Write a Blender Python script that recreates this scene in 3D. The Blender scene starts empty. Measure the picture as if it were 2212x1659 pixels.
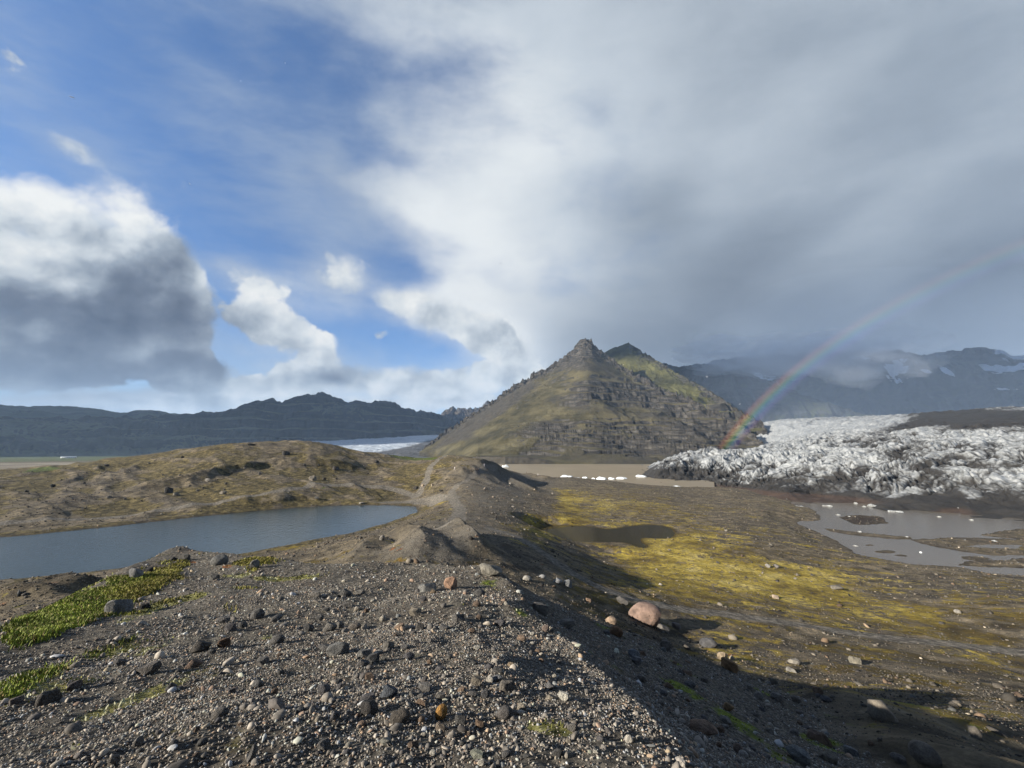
import bpy, bmesh, math, random
import numpy as np
from mathutils import Vector, Matrix

# ------------------------------------------------------------------ camera, sky, sun
C = bpy.context.scene
COL = C.collection
R = math.radians
F = 833.0                      # focal length in units of a 2212 px wide picture
PITCH = math.atan((975 - 829.5) / F)
cam_d = bpy.data.cameras.new("camera")
cam_d.sensor_width = 36.0
cam_d.lens = 36.0 * F / 2212.0
cam_d.clip_start = 0.05
cam_d.clip_end = 60000
cam = bpy.data.objects.new("camera", cam_d)
COL.objects.link(cam)
cam.location = (0, 0, 0)       # the eye; the ground lies 1.6 m below
cam.rotation_euler = (R(90) + PITCH, 0, 0)
C.camera = cam
C.view_settings.view_transform = 'Standard'
C.view_settings.look = 'None'
C.view_settings.exposure = 1.5
C.view_settings.gamma = 1.0
C.cycles.max_bounces = 6
C.cycles.diffuse_bounces = 3
C.cycles.glossy_bounces = 3
C.cycles.transparent_max_bounces = 12
C.cycles.volume_bounces = 2
C.cycles.use_denoising = True
C.cycles.sample_clamp_indirect = 4.0

SUN_AZ, SUN_EL = 244.3, 19.5
SUN_STRENGTH = 5.0
SKY_STRENGTH = 0.15


def aer(px, py):
    """azimuth (rad, clockwise from +Y) and tan(elevation) of a picture point"""
    px = np.asarray(px, float); py = np.asarray(py, float)
    x = px - 1106.0; y = F; z = 829.5 - py
    Y = y * math.cos(PITCH) - z * math.sin(PITCH)
    Z = y * math.sin(PITCH) + z * math.cos(PITCH)
    return np.arctan2(x, Y), Z / np.hypot(x, Y)


def proj(x, y, z):
    Yc = y * math.cos(PITCH) + z * math.sin(PITCH)
    Zc = -y * math.sin(PITCH) + z * math.cos(PITCH)
    Yc = np.maximum(Yc, 1e-3)
    return 1106 + F * x / Yc, 829.5 - F * Zc / Yc


class NB:
    """small helper for writing node trees"""
    def __init__(s, tree):
        s.t = tree; s.n = tree.nodes; s.l = tree.links

    def put(s, sock, v):
        if isinstance(v, bpy.types.NodeSocket):
            s.l.new(v, sock)
        elif v is not None:
            if sock.type == 'RGBA' and hasattr(v, '__len__') and len(v) == 3:
                v = (*v, 1)
            sock.default_value = v

    def m(s, op, a, b=None, c=None, clamp=False):
        nd = s.n.new('ShaderNodeMath'); nd.operation = op; nd.use_clamp = clamp
        s.put(nd.inputs[0], a)
        if b is not None: s.put(nd.inputs[1], b)
        if c is not None: s.put(nd.inputs[2], c)
        return nd.outputs[0]

    def v(s, op, a, b=None, scale=None):
        nd = s.n.new('ShaderNodeVectorMath'); nd.operation = op
        s.put(nd.inputs[0], a)
        if b is not None: s.put(nd.inputs[1], b)
        if scale is not None: s.put(nd.inputs[3], scale)
        return nd.outputs[1] if op in ('DOT_PRODUCT', 'LENGTH') else nd.outputs[0]

    def noise(s, vec, scale, detail=4, rough=.5, lac=2.0, dist=0.0, out=0, kind='FBM'):
        nd = s.n.new('ShaderNodeTexNoise'); nd.noise_type = kind
        s.put(nd.inputs['Vector'], vec)
        for k, val in (('Scale', scale), ('Detail', detail), ('Roughness', rough), ('Lacunarity', lac), ('Distortion', dist)):
            s.put(nd.inputs[k], val)
        return nd.outputs[out]

    def voro(s, vec, scale, out='Distance', rnd=1.0):
        nd = s.n.new('ShaderNodeTexVoronoi')
        s.put(nd.inputs['Vector'], vec); s.put(nd.inputs['Scale'], scale); s.put(nd.inputs['Randomness'], rnd)
        return nd.outputs[out]

    def mix(s, f, a, b, mode='MIX'):
        nd = s.n.new('ShaderNodeMix'); nd.data_type = 'RGBA'; nd.blend_type = mode
        s.put(nd.inputs[0], f); s.put(nd.inputs[6], a); s.put(nd.inputs[7], b)
        return nd.outputs[2]

    def ss(s, x, a, b, lo=0.0, hi=1.0):
        nd = s.n.new('ShaderNodeMapRange'); nd.interpolation_type = 'SMOOTHSTEP'
        s.put(nd.inputs[0], x); s.put(nd.inputs[1], a); s.put(nd.inputs[2], b); s.put(nd.inputs[3], lo); s.put(nd.inputs[4], hi)
        return nd.outputs[0]

    def lin(s, x, a, b, lo=0.0, hi=1.0):
        nd = s.n.new('ShaderNodeMapRange')
        s.put(nd.inputs[0], x); s.put(nd.inputs[1], a); s.put(nd.inputs[2], b); s.put(nd.inputs[3], lo); s.put(nd.inputs[4], hi)
        return nd.outputs[0]

    def attr(s, name, out='Fac'):
        nd = s.n.new('ShaderNodeAttribute'); nd.attribute_name = name
        return nd.outputs[out]

    def ramp(s, x, stops):
        nd = s.n.new('ShaderNodeValToRGB'); e = nd.color_ramp.elements
        while len(e) < len(stops): e.new(.5)
        for el, (p, c) in zip(e, stops):
            el.position = p; el.color = (*c, 1)
        s.put(nd.inputs[0], x)
        return nd.outputs[0]

    def bump(s, h, strength=1.0, dist=1.0, normal=None):
        nd = s.n.new('ShaderNodeBump')
        s.put(nd.inputs['Height'], h); s.put(nd.inputs['Strength'], strength); s.put(nd.inputs['Distance'], dist)
        if normal is not None: s.put(nd.inputs['Normal'], normal)
        return nd.outputs[0]


def sky_uv(px, py):
    a, t = aer(px, py)
    el = np.arctan(t)
    x = np.sin(a) * np.cos(el); y = np.cos(a) * np.cos(el); z = np.sin(el)
    return np.array([x / (1 + y), z / (1 + y)])


def build_world():
    w = bpy.data.worlds.new("World"); C.world = w
    w.use_nodes = True
    w.cycles.sampling_method = 'MANUAL'
    w.cycles.sample_map_resolution = 512
    nt = w.node_tree; nt.nodes.clear()
    b = NB(nt)
    tc = nt.nodes.new('ShaderNodeTexCoord')
    sep = nt.nodes.new('ShaderNodeSeparateXYZ'); nt.links.new(tc.outputs['Generated'], sep.inputs[0])
    x, y, z = sep.outputs
    den = b.m('ADD', b.m('MAXIMUM', y, -0.7), 1.0)
    u = b.m('DIVIDE', x, den); v = b.m('DIVIDE', z, den)
    cmb = nt.nodes.new('ShaderNodeCombineXYZ')
    b.put(cmb.inputs[0], u); b.put(cmb.inputs[1], v); b.put(cmb.inputs[2], 1.0)
    U = cmb.outputs[0]
    sky = nt.nodes.new('ShaderNodeTexSky'); sky.sky_type = 'NISHITA'; sky.sun_disc = False
    sky.sun_elevation = R(SUN_EL); sky.sun_rotation = R(SUN_AZ); sky.altitude = 50; sky.air_density = 1.0; sky.dust_density = 0.3; sky.ozone_density = 1.5

    def blob(vec, px, py, sx, sy, rot, amp, acc, hard=False):
        c = sky_uv(px, py)
        J = np.c_[(sky_uv(px + 8, py) - sky_uv(px - 8, py)) / 16, (sky_uv(px, py + 8) - sky_uv(px, py - 8)) / 16]
        a = R(rot)
        M = np.array([[math.cos(a), -math.sin(a)], [math.sin(a), math.cos(a)]]) @ np.diag([sx, sy])
        A = np.linalg.inv(J @ M)
        o = -A @ c
        qx = b.v('DOT_PRODUCT', vec, (A[0, 0], A[0, 1], o[0]))
        qy = b.v('DOT_PRODUCT', vec, (A[1, 0], A[1, 1], o[1]))
        q = b.m('MULTIPLY_ADD', qx, qx, b.m('MULTIPLY', qy, qy))
        if hard: q = b.m('POWER', q, 1.25)
        g = b.m('POWER', 0.36788, q)
        if hard == 2: return b.m('MAXIMUM', b.m('MULTIPLY', g, amp), acc)
        return b.m('MULTIPLY_ADD', g, amp, acc)

    def field(vec, blobs, acc=0.0, hard=False):
        for q in blobs:
            acc = blob(vec, *q, acc, hard)
        return acc

    def warp(vec, scale, amt, detail=3):
        n = b.noise(vec, scale, detail, .55, out=1)
        n = b.v('SUBTRACT', n, (.5, .5, .5))
        n = b.v('MULTIPLY', n, (amt, amt, 0))
        return b.v('ADD', vec, n)

    def mapped(vec, rot, sx, sy):
        nd = nt.nodes.new('ShaderNodeMapping'); nd.inputs['Rotation'].default_value = (0, 0, R(rot)); nd.inputs['Scale'].default_value = (sx, sy, 1)
        b.put(nd.inputs['Vector'], vec)
        return nd.outputs[0]

    cen = lambda n, k: b.m('MULTIPLY_ADD', n, k, -.5 * k)
    add = lambda *q: q[0] if len(q) == 1 else b.m('ADD', q[0], add(*q[1:]))
    Wb = warp(U, 3.4, .07)
    Wc = warp(warp(U, 7.0, .022, 3), 24.0, .010, 4)
    # --- soft bank of stratus, streaks fanning from the upper middle
    bank = [(1800, 330, 760, 560, 0, 1.6), (1800, 780, 620, 170, 0, 1.6), (1330, 740, 170, 90, 0, .8), (1080, 470, 250, 150, 20, .75), (900, 30, 340, 100, 8, .70), (1110, 700, 120, 90, 30, .75),
            (1160, 200, 260, 170, 0, .5), (720, 400, 190, 60, 10, .34), (560, 110, 200, 110, 30, .18), (880, 440, 110, 60, 20, .4), (990, 600, 90, 50, 30, .4),
            (1090, 110, 60, 60, 40, -.22), (1195, 325, 50, 24, 10, -.22), (860, 355, 120, 24, 20, -.22), (640, 520, 160, 60, 0, -.3), (880, 570, 110, 26, 18, -.35), (600, 690, 170, 110, 10, .50), (880, 835, 330, 60, 0, .80), (960, 680, 160, 70, 16, .42), (530, 620, 110, 60, 15, .40), (730, 600, 80, 60, 20, .38), (300, 878, 500, 30, 0, 1.2), (130, 660, 330, 220, 0, .5)]
    dens = field(Wb, bank)
    fb = b.noise(Wb, 5.5, 8, .58)
    fs = b.noise(mapped(Wb, -38, 1.0, 3.4), 3.6, 7, .56)
    fw = b.noise(mapped(Wb, 52, 1.0, 2.6), 5.0, 8, .60)
    dB = b.ss(add(dens, cen(fb, 1.3), cen(fs, .6), cen(fw, 1.0)), .12, 1.10)
    light = [(1050, 565, 260, 170, 20, .40), (1150, 230, 280, 210, 0, .22), (860, 90, 280, 130, 8, .16), (1150, 330, 200, 100, 0, .12), (1090, 740, 110, 60, 25, .30), (900, 440, 120, 60, 20, .1), (600, 690, 180, 110, 10, .26), (880, 835, 330, 70, 0, .26), (960, 680, 160, 70, 16, .24), (300, 885, 500, 26, 0, .16), (120, 740, 400, 120, 0, -.2),
             (1850, 120, 420, 300, 0, .0), (2080, 330, 260, 200, 0, -.07), (1800, 800, 720, 270, 0, -.25), (1500, 770, 260, 120, 0, -.12), (2120, 640, 260, 150, -20, -.12),
             (1440, 440, 130, 60, -15, -.12), (1640, 560, 160, 60, -35, -.10), (1280, 720, 90, 80, 0, -.06), (1500, 300, 220, 140, 0, .10), (1900, 470, 260, 50, -32, .08), (1700, 250, 300, 50, -40, .05)]
    br = field(Wb, light, .56)
    br = add(br, cen(fb, .34), cen(fs, .26), cen(fw, .22))
    colB = b.ramp(br, [(0, (.085, .105, .135)), (.25, (.17, .205, .255)), (.5, (.33, .385, .45)), (.75, (.58, .64, .70)), (1, (.86, .89, .90))])
    # --- crisp cumulus, lit from the left and behind
    cum = [(150, 500, 235, 112, 8, 1.0), (250, 455, 130, 72, 20, 1.0), (345, 580, 98, 92, 0, 1.0), (20, 560, 190, 150, 0, 1.0), (150, 720, 270, 130, 0, 1.0), (400, 790, 140, 74, 10, 1.05), (60, 790, 440, 78, 0, 1.1), (200, 650, 260, 100, 0, 1.2), (330, 700, 150, 80, 0, 1.1), (405, 700, 85, 44, 25, .9),
           (565, 690, 95, 60, 22, .92), (640, 715, 70, 55, 20, .85), (683, 765, 42, 78, -6, 1.0), (540, 610, 110, 40, 20, .62), (742, 592, 78, 58, 35, .50), (705, 560, 40, 16, 40, .5), (870, 645, 90, 34, 12, .86), (975, 690, 110, 44, 18, .92), (1075, 745, 110, 52, 22, .92),
           (158, 330, 105, 34, 22, .47), (68, 300, 40, 16, 20, .34), (826, 718, 24, 16, 0, .6), (600, 835, 150, 38, 2, .92), (860, 825, 330, 46, 2, .90), (1050, 810, 130, 44, 0, .9), (700, 872, 620, 24, 0, .95), (200, 885, 500, 14, 0, .75), (400, 405, 14, 24, -30, .4),
           (20, 130, 40, 70, -30, .33), (345, 655, 120, 60, 20, 1.0)]
    dc = field(Wc, cum, 0.0, 2)
    fc = b.noise(Wc, 13, 10, .57)
    fc2 = b.noise(Wc, 5, 4, .5)
    fcs = b.noise(b.v('ADD', Wc, (-.014, .018, 0)), 13, 10, .57)
    fc3 = b.noise(Wc, 40, 6, .55)
    tot = add(dc, .13, cen(fc, 2.1), cen(fc2, .9), cen(fc3, .45))
    dC = b.ss(tot, .40, b.m('MULTIPLY_ADD', b.ss(fc2, .38, .62), .50, .58))
    dC = b.m('MULTIPLY', dC, b.ss(dc, .10, .32))
    shade = [(130, 425, 230, 52, 6, .50), (270, 440, 110, 46, 25, .40), (20, 520, 150, 60, -5, .42), (120, 606, 110, 26, 8, .22), (355, 600, 110, 80, 0, -.16), (140, 790, 460, 100, 0, -.28), (230, 690, 300, 50, 0, -.22), (440, 810, 110, 50, 0, -.16),
             (560, 670, 110, 70, 22, .20), (683, 725, 60, 70, 0, .28), (700, 822, 60, 16, 0, -.30), (540, 605, 110, 40, 20, .22), (740, 590, 60, 50, 0, .2), (870, 640, 110, 40, 12, .20), (985, 690, 130, 60, 16, .2), (1080, 745, 110, 70, 16, .2),
             (860, 825, 330, 50, 0, .16), (600, 850, 200, 50, 0, .16), (700, 880, 900, 30, 0, .16), (155, 328, 100, 34, 22, .18), (826, 718, 26, 18, 0, -.05), (640, 690, 60, 40, 0, .15)]
    sh = field(Wc, shade, .46)
    sh = add(sh, b.m('MULTIPLY', b.m('SUBTRACT', fc, fcs), 1.5), cen(fc2, .26), cen(fc3, .10))
    sh = b.m('MULTIPLY_ADD', b.ss(tot, 1.05, .45), .14, sh)
    colC = b.ramp(sh, [(0, (.075, .095, .14)), (.25, (.155, .185, .24)), (.5, (.35, .405, .465)), (.75, (.68, .73, .76)), (1, (.95, .95, .92))])
    skyc = b.v('SCALE', sky.outputs[0], scale=SKY_STRENGTH)
    skyc = b.mix(1.0, skyc, (.60, .86, 1.22), 'MULTIPLY')
    vz = add(b.noise(mapped(Wb, 40, 1.0, 2.6), 3.6, 10, .62), field(U, [(180, 90, 330, 170, 25, .08), (640, 330, 240, 180, 10, .06), (60, 160, 90, 80, 0, .07), (400, 380, 160, 130, 0, -.06)]))
    veil = b.m('MULTIPLY', b.ss(vz, .38, .82), .72)
    skyc = b.mix(veil, skyc, (.44, .52, .62))
    col = b.mix(dB, skyc, colB)
    col = b.mix(dC, col, colC)
    # behind the viewer an unseen broken sky, made darker to deepen the shade
    back = b.ss(y, -.05, -.45)
    far = b.ramp(b.noise(tc.outputs['Generated'], 2.2, 5, .5), [(.35, (.04, .07, .15)), (.62, (.11, .13, .16))])
    col = b.mix(back, col, far)
    col = b.mix(b.ss(z, .0, -.06), col, (.05, .05, .05))
    bg = nt.nodes.new('ShaderNodeBackground'); b.put(bg.inputs[0], col); bg.inputs[1].default_value = .345
    out = nt.nodes.new('ShaderNodeOutputWorld'); nt.links.new(bg.outputs[0], out.inputs[0])


build_world()
sl = bpy.data.lights.new("sun", 'SUN'); sl.energy = SUN_STRENGTH; sl.angle = R(.5); sl.color = (1.0, .93, .82)
sun = bpy.data.objects.new("sun", sl); COL.objects.link(sun)
_a = R(SUN_AZ + 180); SUN_TRAVEL = Vector((math.sin(_a) * math.cos(R(SUN_EL)), math.cos(_a) * math.cos(R(SUN_EL)), -math.sin(R(SUN_EL))))
sun.rotation_euler = SUN_TRAVEL.to_track_quat('-Z', 'Y').to_euler()

# ------------------------------------------------------------------ numeric helpers
rng = np.random.default_rng(7)
random.seed(7)


def _h(ix, iy, seed):
    h = (ix.astype(np.int64) * 374761393 + iy.astype(np.int64) * 668265263 + seed * 1442695041) & 0xffffffff
    h = ((h ^ (h >> 13)) * 1274126177) & 0xffffffff
    h = ((h ^ (h >> 16)) * 2246822519) & 0xffffffff
    return ((h ^ (h >> 15)) & 0xffffff).astype(np.float32) / 0xffffff


def vn(x, y, seed=0):
    """gradient noise, about -1..1"""
    x = np.asarray(x, np.float64); y = np.asarray(y, np.float64)
    ix = np.floor(x); iy = np.floor(y)
    fx = (x - ix).astype(np.float32); fy = (y - iy).astype(np.float32)
    ux = fx * fx * fx * (fx * (fx * 6 - 15) + 10); uy = fy * fy * fy * (fy * (fy * 6 - 15) + 10)
    def g(dx, dy):
        a = _h(ix + dx, iy + dy, seed) * np.float32(6.2831853)
        return np.cos(a) * (fx - dx) + np.sin(a) * (fy - dy)
    a = g(0, 0); b_ = g(1, 0); c = g(0, 1); d = g(1, 1)
    return 1.5 * ((a + (b_ - a) * ux) * (1 - uy) + (c + (d - c) * ux) * uy)


def fbm(x, y, wl, n, gain=.5, seed=0, spacing=None, lac=2.03):
    """sum of n octaves starting at wavelength wl; octaves finer than the mesh are left out"""
    out = 0; amp = 1.0
    for i in range(n):
        o = vn(x / wl + 17.3 * i, y / wl - 9.1 * i, seed + i) * amp
        if spacing is not None:
            o = o * np.clip((wl / spacing - 2.0) / 2.0, 0, 1)
        out = out + o
        wl /= lac; amp *= gain
    return out


def ridged(x, y, wl, n, gain=.5, seed=0, spacing=None):
    out = 0; amp = 1.0
    for i in range(n):
        o = (1 - np.abs(vn(x / wl + 7.7 * i, y / wl + 3.1 * i, seed + i)) * 1.6) * amp
        if spacing is not None:
            o = o * np.clip((wl / spacing - 2.0) / 2.0, 0, 1)
        out = out + o
        wl /= 2.03; amp *= gain
    return out


def sst(x, a, b):
    t = np.clip((x - a) / (b - a), 0, 1)
    return t * t * (3 - 2 * t)


def tps_fit(P, v, lam=1e-4):
    P = np.asarray(P, float); v = np.asarray(v, float); n = len(P)
    d2 = ((P[:, None] - P[None]) ** 2).sum(-1)
    K = .5 * d2 * np.log(d2 + 1e-12) + lam * np.eye(n)
    A = np.zeros((n + 3, n + 3)); A[:n, :n] = K; A[:n, n] = 1; A[:n, n + 1:] = P; A[n, :n] = 1; A[n + 1:, :n] = P.T
    return P, np.linalg.solve(A, np.r_[v, 0, 0, 0])


def tps_eval(model, x, y):
    P, w = model; n = len(P)
    shp = x.shape; x = x.ravel(); y = y.ravel(); out = np.empty(len(x))
    for s in range(0, len(x), 60000):
        xx = x[s:s + 60000]; yy = y[s:s + 60000]
        d2 = ((xx[:, None] - P[None, :, 0]) ** 2 + (yy[:, None] - P[None, :, 1]) ** 2).astype(np.float32)
        out[s:s + 60000] = (.5 * d2 * np.log(d2 + 1e-12)) @ w[:n].astype(np.float32) + w[n] + w[n + 1] * xx + w[n + 2] * yy
    return out.reshape(shp)


def poly_sd(x, y, poly):
    """signed distance to a closed polygon, positive inside"""
    shp = x.shape; x = x.ravel(); y = y.ravel()
    d = np.full(len(x), 1e18); ins = np.zeros(len(x), bool)
    n = len(poly)
    for i in range(n):
        ax, ay = poly[i]; bx, by = poly[(i + 1) % n]
        ex, ey = bx - ax, by - ay
        t = np.clip(((x - ax) * ex + (y - ay) * ey) / (ex * ex + ey * ey + 1e-12), 0, 1)
        d = np.minimum(d, (x - ax - t * ex) ** 2 + (y - ay - t * ey) ** 2)
        c = ((ay > y) != (by > y)) & (x < (bx - ax) * (y - ay) / (by - ay + 1e-15) + ax)
        ins ^= c
    return (np.sqrt(d) * np.where(ins, 1, -1)).reshape(shp)


def line_d(x, y, pts):
    shp = x.shape; x = x.ravel(); y = y.ravel(); d = np.full(len(x), 1e18)
    for (ax, ay), (bx, by) in zip(pts[:-1], pts[1:]):
        ex, ey = bx - ax, by - ay
        t = np.clip(((x - ax) * ex + (y - ay) * ey) / (ex * ex + ey * ey + 1e-12), 0, 1)
        d = np.minimum(d, (x - ax - t * ex) ** 2 + (y - ay - t * ey) ** 2)
    return np.sqrt(d).reshape(shp)


def on_level(pts, z):
    out = []
    for px, py in pts:
        a, t = aer(px, py); r = z / t
        out.append((r * math.sin(a), r * math.cos(a)))
    return out


def smooth_poly(pts, k=2):
    for _ in range(k):
        n = len(pts); q = []
        for i in range(n):
            a = pts[i]; c = pts[(i + 1) % n]
            q += [(.75 * a[0] + .25 * c[0], .75 * a[1] + .25 * c[1]), (.25 * a[0] + .75 * c[0], .25 * a[1] + .75 * c[1])]
        pts = q
    return pts


def gs(px, py, blobs):
    """sum of soft spots given in picture coordinates: (x, y, sx, sy, rot, amp)"""
    out = np.zeros(px.shape, np.float32)
    for x, y, sx, sy, rot, amp in blobs:
        c, s = math.cos(R(rot)), math.sin(R(rot))
        dx = px - x; dy = py - y
        out += (amp * np.exp(-np.clip(((dx * c + dy * s) / sx) ** 2 + ((-dx * s + dy * c) / sy) ** 2, 0, 60))).astype(np.float32)
    return out


def tag(o, label=None, cat=None, group=None, kind=None):
    if label: o['label'] = label
    if cat: o['category'] = cat
    if group: o['group'] = group
    if kind: o['kind'] = kind
    return o


def mesh_obj(name, V, faces, mat, smooth=True, attrs=None, parent=None):
    """V (n,3); faces: (m,3) or (m,4) int array"""
    me = bpy.data.meshes.new(name)
    V = np.asarray(V, np.float32); faces = np.asarray(faces, np.int32)
    k = faces.shape[1]
    me.vertices.add(len(V)); me.vertices.foreach_set('co', V.ravel())
    me.loops.add(faces.size); me.loops.foreach_set('vertex_index', faces.ravel())
    me.polygons.add(len(faces))
    me.polygons.foreach_set('loop_start', np.arange(0, faces.size, k, dtype=np.int32))
    if smooth: me.polygons.foreach_set('use_smooth', np.ones(len(faces), bool))
    me.update(calc_edges=True)
    for a, val in (attrs or {}).items():
        val = np.asarray(val, np.float32)
        if val.ndim == 2:
            at = me.attributes.new(a, 'FLOAT_COLOR', 'POINT'); at.data.foreach_set('color', np.c_[val, np.ones(len(val))].astype(np.float32).ravel())
        else:
            at = me.attributes.new(a, 'FLOAT', 'POINT'); at.data.foreach_set('value', val.ravel())
    if mat: me.materials.append(mat)
    o = bpy.data.objects.new(name, me); COL.objects.link(o)
    if parent: o.parent = parent
    return o


def grid_faces(n, m, wrap=False):
    i = np.arange(n - 1)[:, None]; j = np.arange(m if wrap else m - 1)[None]
    j2 = (j + 1) % m
    return np.stack([i * m + j, i * m + j2, (i + 1) * m + j2, (i + 1) * m + j], -1).reshape(-1, 4)


def new_mat(name):
    m = bpy.data.materials.new(name); m.use_nodes = True
    nt = m.node_tree; nt.nodes.clear()
    return m, NB(nt)


def finish(b, col, rough=.9, normal=None, spec=.3, **kw):
    p = b.n.new('ShaderNodeBsdfPrincipled')
    b.put(p.inputs['Base Color'], col); b.put(p.inputs['Roughness'], rough)
    b.put(p.inputs['Specular IOR Level'], spec)
    if normal is not None: b.put(p.inputs['Normal'], normal)
    for k, v in kw.items(): b.put(p.inputs[k.replace('_', ' ')], v)
    o = b.n.new('ShaderNodeOutputMaterial'); b.l.new(p.outputs[0], o.inputs[0])
    return p


def pos(b):
    return b.n.new('ShaderNodeNewGeometry').outputs['Position']


# ------------------------------------------------------------------ the lie of the land
Z_LAKE, Z_LAGOON, Z_POND = -22.3, -26.0, -21.9


def pick(px, py, r):
    a, t = aer(px, py)
    return float(r * np.sin(a)), float(r * np.cos(a)), float(r * t)


# the gravel mound the viewer stands on: sunlit top L, shaded flank Rr
Lp = [pick(*q) for q in [(1106,1659,2.35),(700,1659,2.6),(300,1659,3.1),(0,1659,3.6),(-200,1659,4.0),(1106,1500,3.6),(1106,1400,5.2),(1106,1300,8),
      (700,1400,5.5),(700,1300,8.5),(700,1250,11),(300,1500,4.8),(300,1400,7),(300,1320,10),(260,1250,14),(0,1550,5),(0,1450,6.8),(0,1350,10),
      (400,1190,17),(475,1205,15.5),(880,1225,12),(1060,1235,10.8),(1521,1649,2.55),(1428,1600,3.0),(1321,1503,4.1),(1258,1437,5.2),(1199,1347,7),(1129,1291,9),(1088,1226,11)]]
Lp += [(0,0,-1.6),(1.2,0,-1.35),(-4,0,-1.7),(0,-8,-1.3),(-6,-8,-1.9),(3,-8,-1.2),(0,-25,-.9),(-10,-25,-2.6),(5,-25,-.8),(1.3,1.2,-1.45),(3,9,-2.85),(4,5,-2.1),(4,2.5,-1.4),(2.2,12,-3.0),(7,8,-2.4),(8,14,-2.8),(5,-2,-1.0)]
Lm = tps_fit([(p[0], p[1]) for p in Lp], [p[2] for p in Lp], 2e-2)
top_px = [(-300,1440,9.5),(0,1347,10.5),(153,1291,13),(260,1239,16),(347,1203,18),(399,1187,18.5),(434,1193,17.5),(521,1208,16),(560,1228,15),(694,1243,13.3),
          (783,1229,13),(880,1222,12.8),(956,1223,12.4),(1001,1233,11.8),(1081,1223,11.8),(1115,1228,11.8)]
top_poly = [pick(*q)[:2] for q in top_px] + [(40, 12), (60, -60), (-30, -60), (-13, -3)]

far_px = [(0,1137,190),(0,1100,215),(0,1060,255),(0,1030,300),(0,1015,340),(139,1002,345),(295,983,340),(486,957,335),(590,952,330),(680,955,330),(764,971,330),(818,979,330),(883,992,330),(949,993,330),(997,988,295),(1029,993,260),(1045,1003,225),
 (300,1103,195),(300,1060,230),(300,1020,285),(590,1066,195),(590,1030,230),(590,990,280),(800,1048,215),(800,1020,255),(900,1061,195),(900,1080,178),(976,1065,165),(1002,1042,185),(1023,1032,200),(1071,1025,235),
 (985,1100,110),(949,1164,62),(1108,1019,300),(1108,1045,225),(1100,1080,150),(1050,1110,100),(1148,1029,305),(1231,1031,310),(1330,1040,310),(1398,1048,305),(1451,1052,305),(1300,1070,210),(1400,1080,200),(1550,1080,235),(1650,1095,205),
 (1250,1110,142),(1300,1200,88),(1500,1180,103),(1500,1250,75),(1700,1250,85),(1700,1180,118),(1900,1260,95),(2100,1300,85),(2212,1300,88),(1150,1180,62),(1200,1213,56),(1250,1245,50),(1300,1270,48),(1400,1300,48),(1550,1320,52),(1700,1345,54),
 (1850,1370,56),(2000,1390,58),(2212,1412,62),(1450,1370,40),(1600,1420,36),(1751,1470,33),(1900,1450,38),(2050,1480,37),(2212,1500,36),(2212,1590,18.5),(2150,1614,15.4),(2212,1640,13.8),(2093,1550,17.5),(1941,1520,17.2),(1808,1489,15.4),(60,1290,32),(100,1262,60),(830,1162,62),(760,1200,50),(900,1200,42),
 (870,1167,58),(620,1190,90),(700,1215,50),(560,1215,60),(1000,1200,44),(1060,1180,52)]
fp = [(*(lambda a, t: (float(a), math.log(r), float(r * t)))(*aer(px, py)),) for px, py, r in far_px]
ex = [(-52,120,-23),(-40,135,-24),(-30,140,-24),(-20,140,-23.5),(-60,340,-12),(-60,200,-21.5),(-60,60,-13),(-60,28,-8),(-52,20,-6.5),(-40,25,-7.5),(-30,25,-8.5),(-20,25,-9.5),(-10,25,-10),(0,25,-10.5),(8,25,-11),(16,28,-12),
      (-52,450,-23),(-40,450,-22),(-30,450,-20),(-20,450,-23),(-10,450,-24),(-3,420,-27),(5,420,-29),(15,400,-30),(25,380,-29),(35,300,-27),(30,300,-25),(32,265,-25.2),(45,280,-28),(55,260,-28),(62,100,-21),(62,60,-18),(62,36,-12.5),(62,200,-27),
      (40,200,-27.5),(48,170,-27.5),(-40,13,-5),(-15,13,-6.5),(10,14,-8),(30,12,-6.9),(62,13,-5.7),(58,11,-4.8)]
fp += [(R(a), math.log(r), z) for a, r, z in ex]
SA = 1.9
Fm = tps_fit([(p[0] * SA, p[1]) for p in fp], [p[2] for p in fp], 1e-3)

lake_poly = smooth_poly(on_level([(-330,1285),(-120,1262),(0,1252),(130,1243),(250,1230),(400,1212),(560,1191),(612,1180),(658,1169),(711,1160),(761,1151),(805,1139),(843,1127),(880,1114),(906,1103),(903,1096),(880,1093),(800,1091),(700,1093),(600,1100),(450,1114),(300,1131),(150,1147),(0,1161),(-120,1172),(-330,1190)], Z_LAKE))
pond_poly = smooth_poly(on_level([(1152,1146),(1175,1137),(1234,1135),(1285,1139),(1317,1145),(1355,1137),(1408,1133),(1442,1138),(1462,1150),(1449,1163),(1415,1163),(1378,1161),(1402,1184),(1380,1183),(1352,1171),(1303,1171),(1234,1170),(1182,1163),(1158,1155)], Z_POND))
pool_poly = smooth_poly(on_level([(1690,1084),(1748,1097),(1774,1110),(1774,1127),(1725,1124),(1722,1132),(1762,1147),(1808,1170),(1846,1196),(1890,1205),(1934,1212),(1979,1221),(2055,1223),(2132,1238),(2212,1244),(2400,1262),(2500,1100),(2212,1095),(2000,1085),(1800,1070)], Z_LAGOON))
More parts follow.
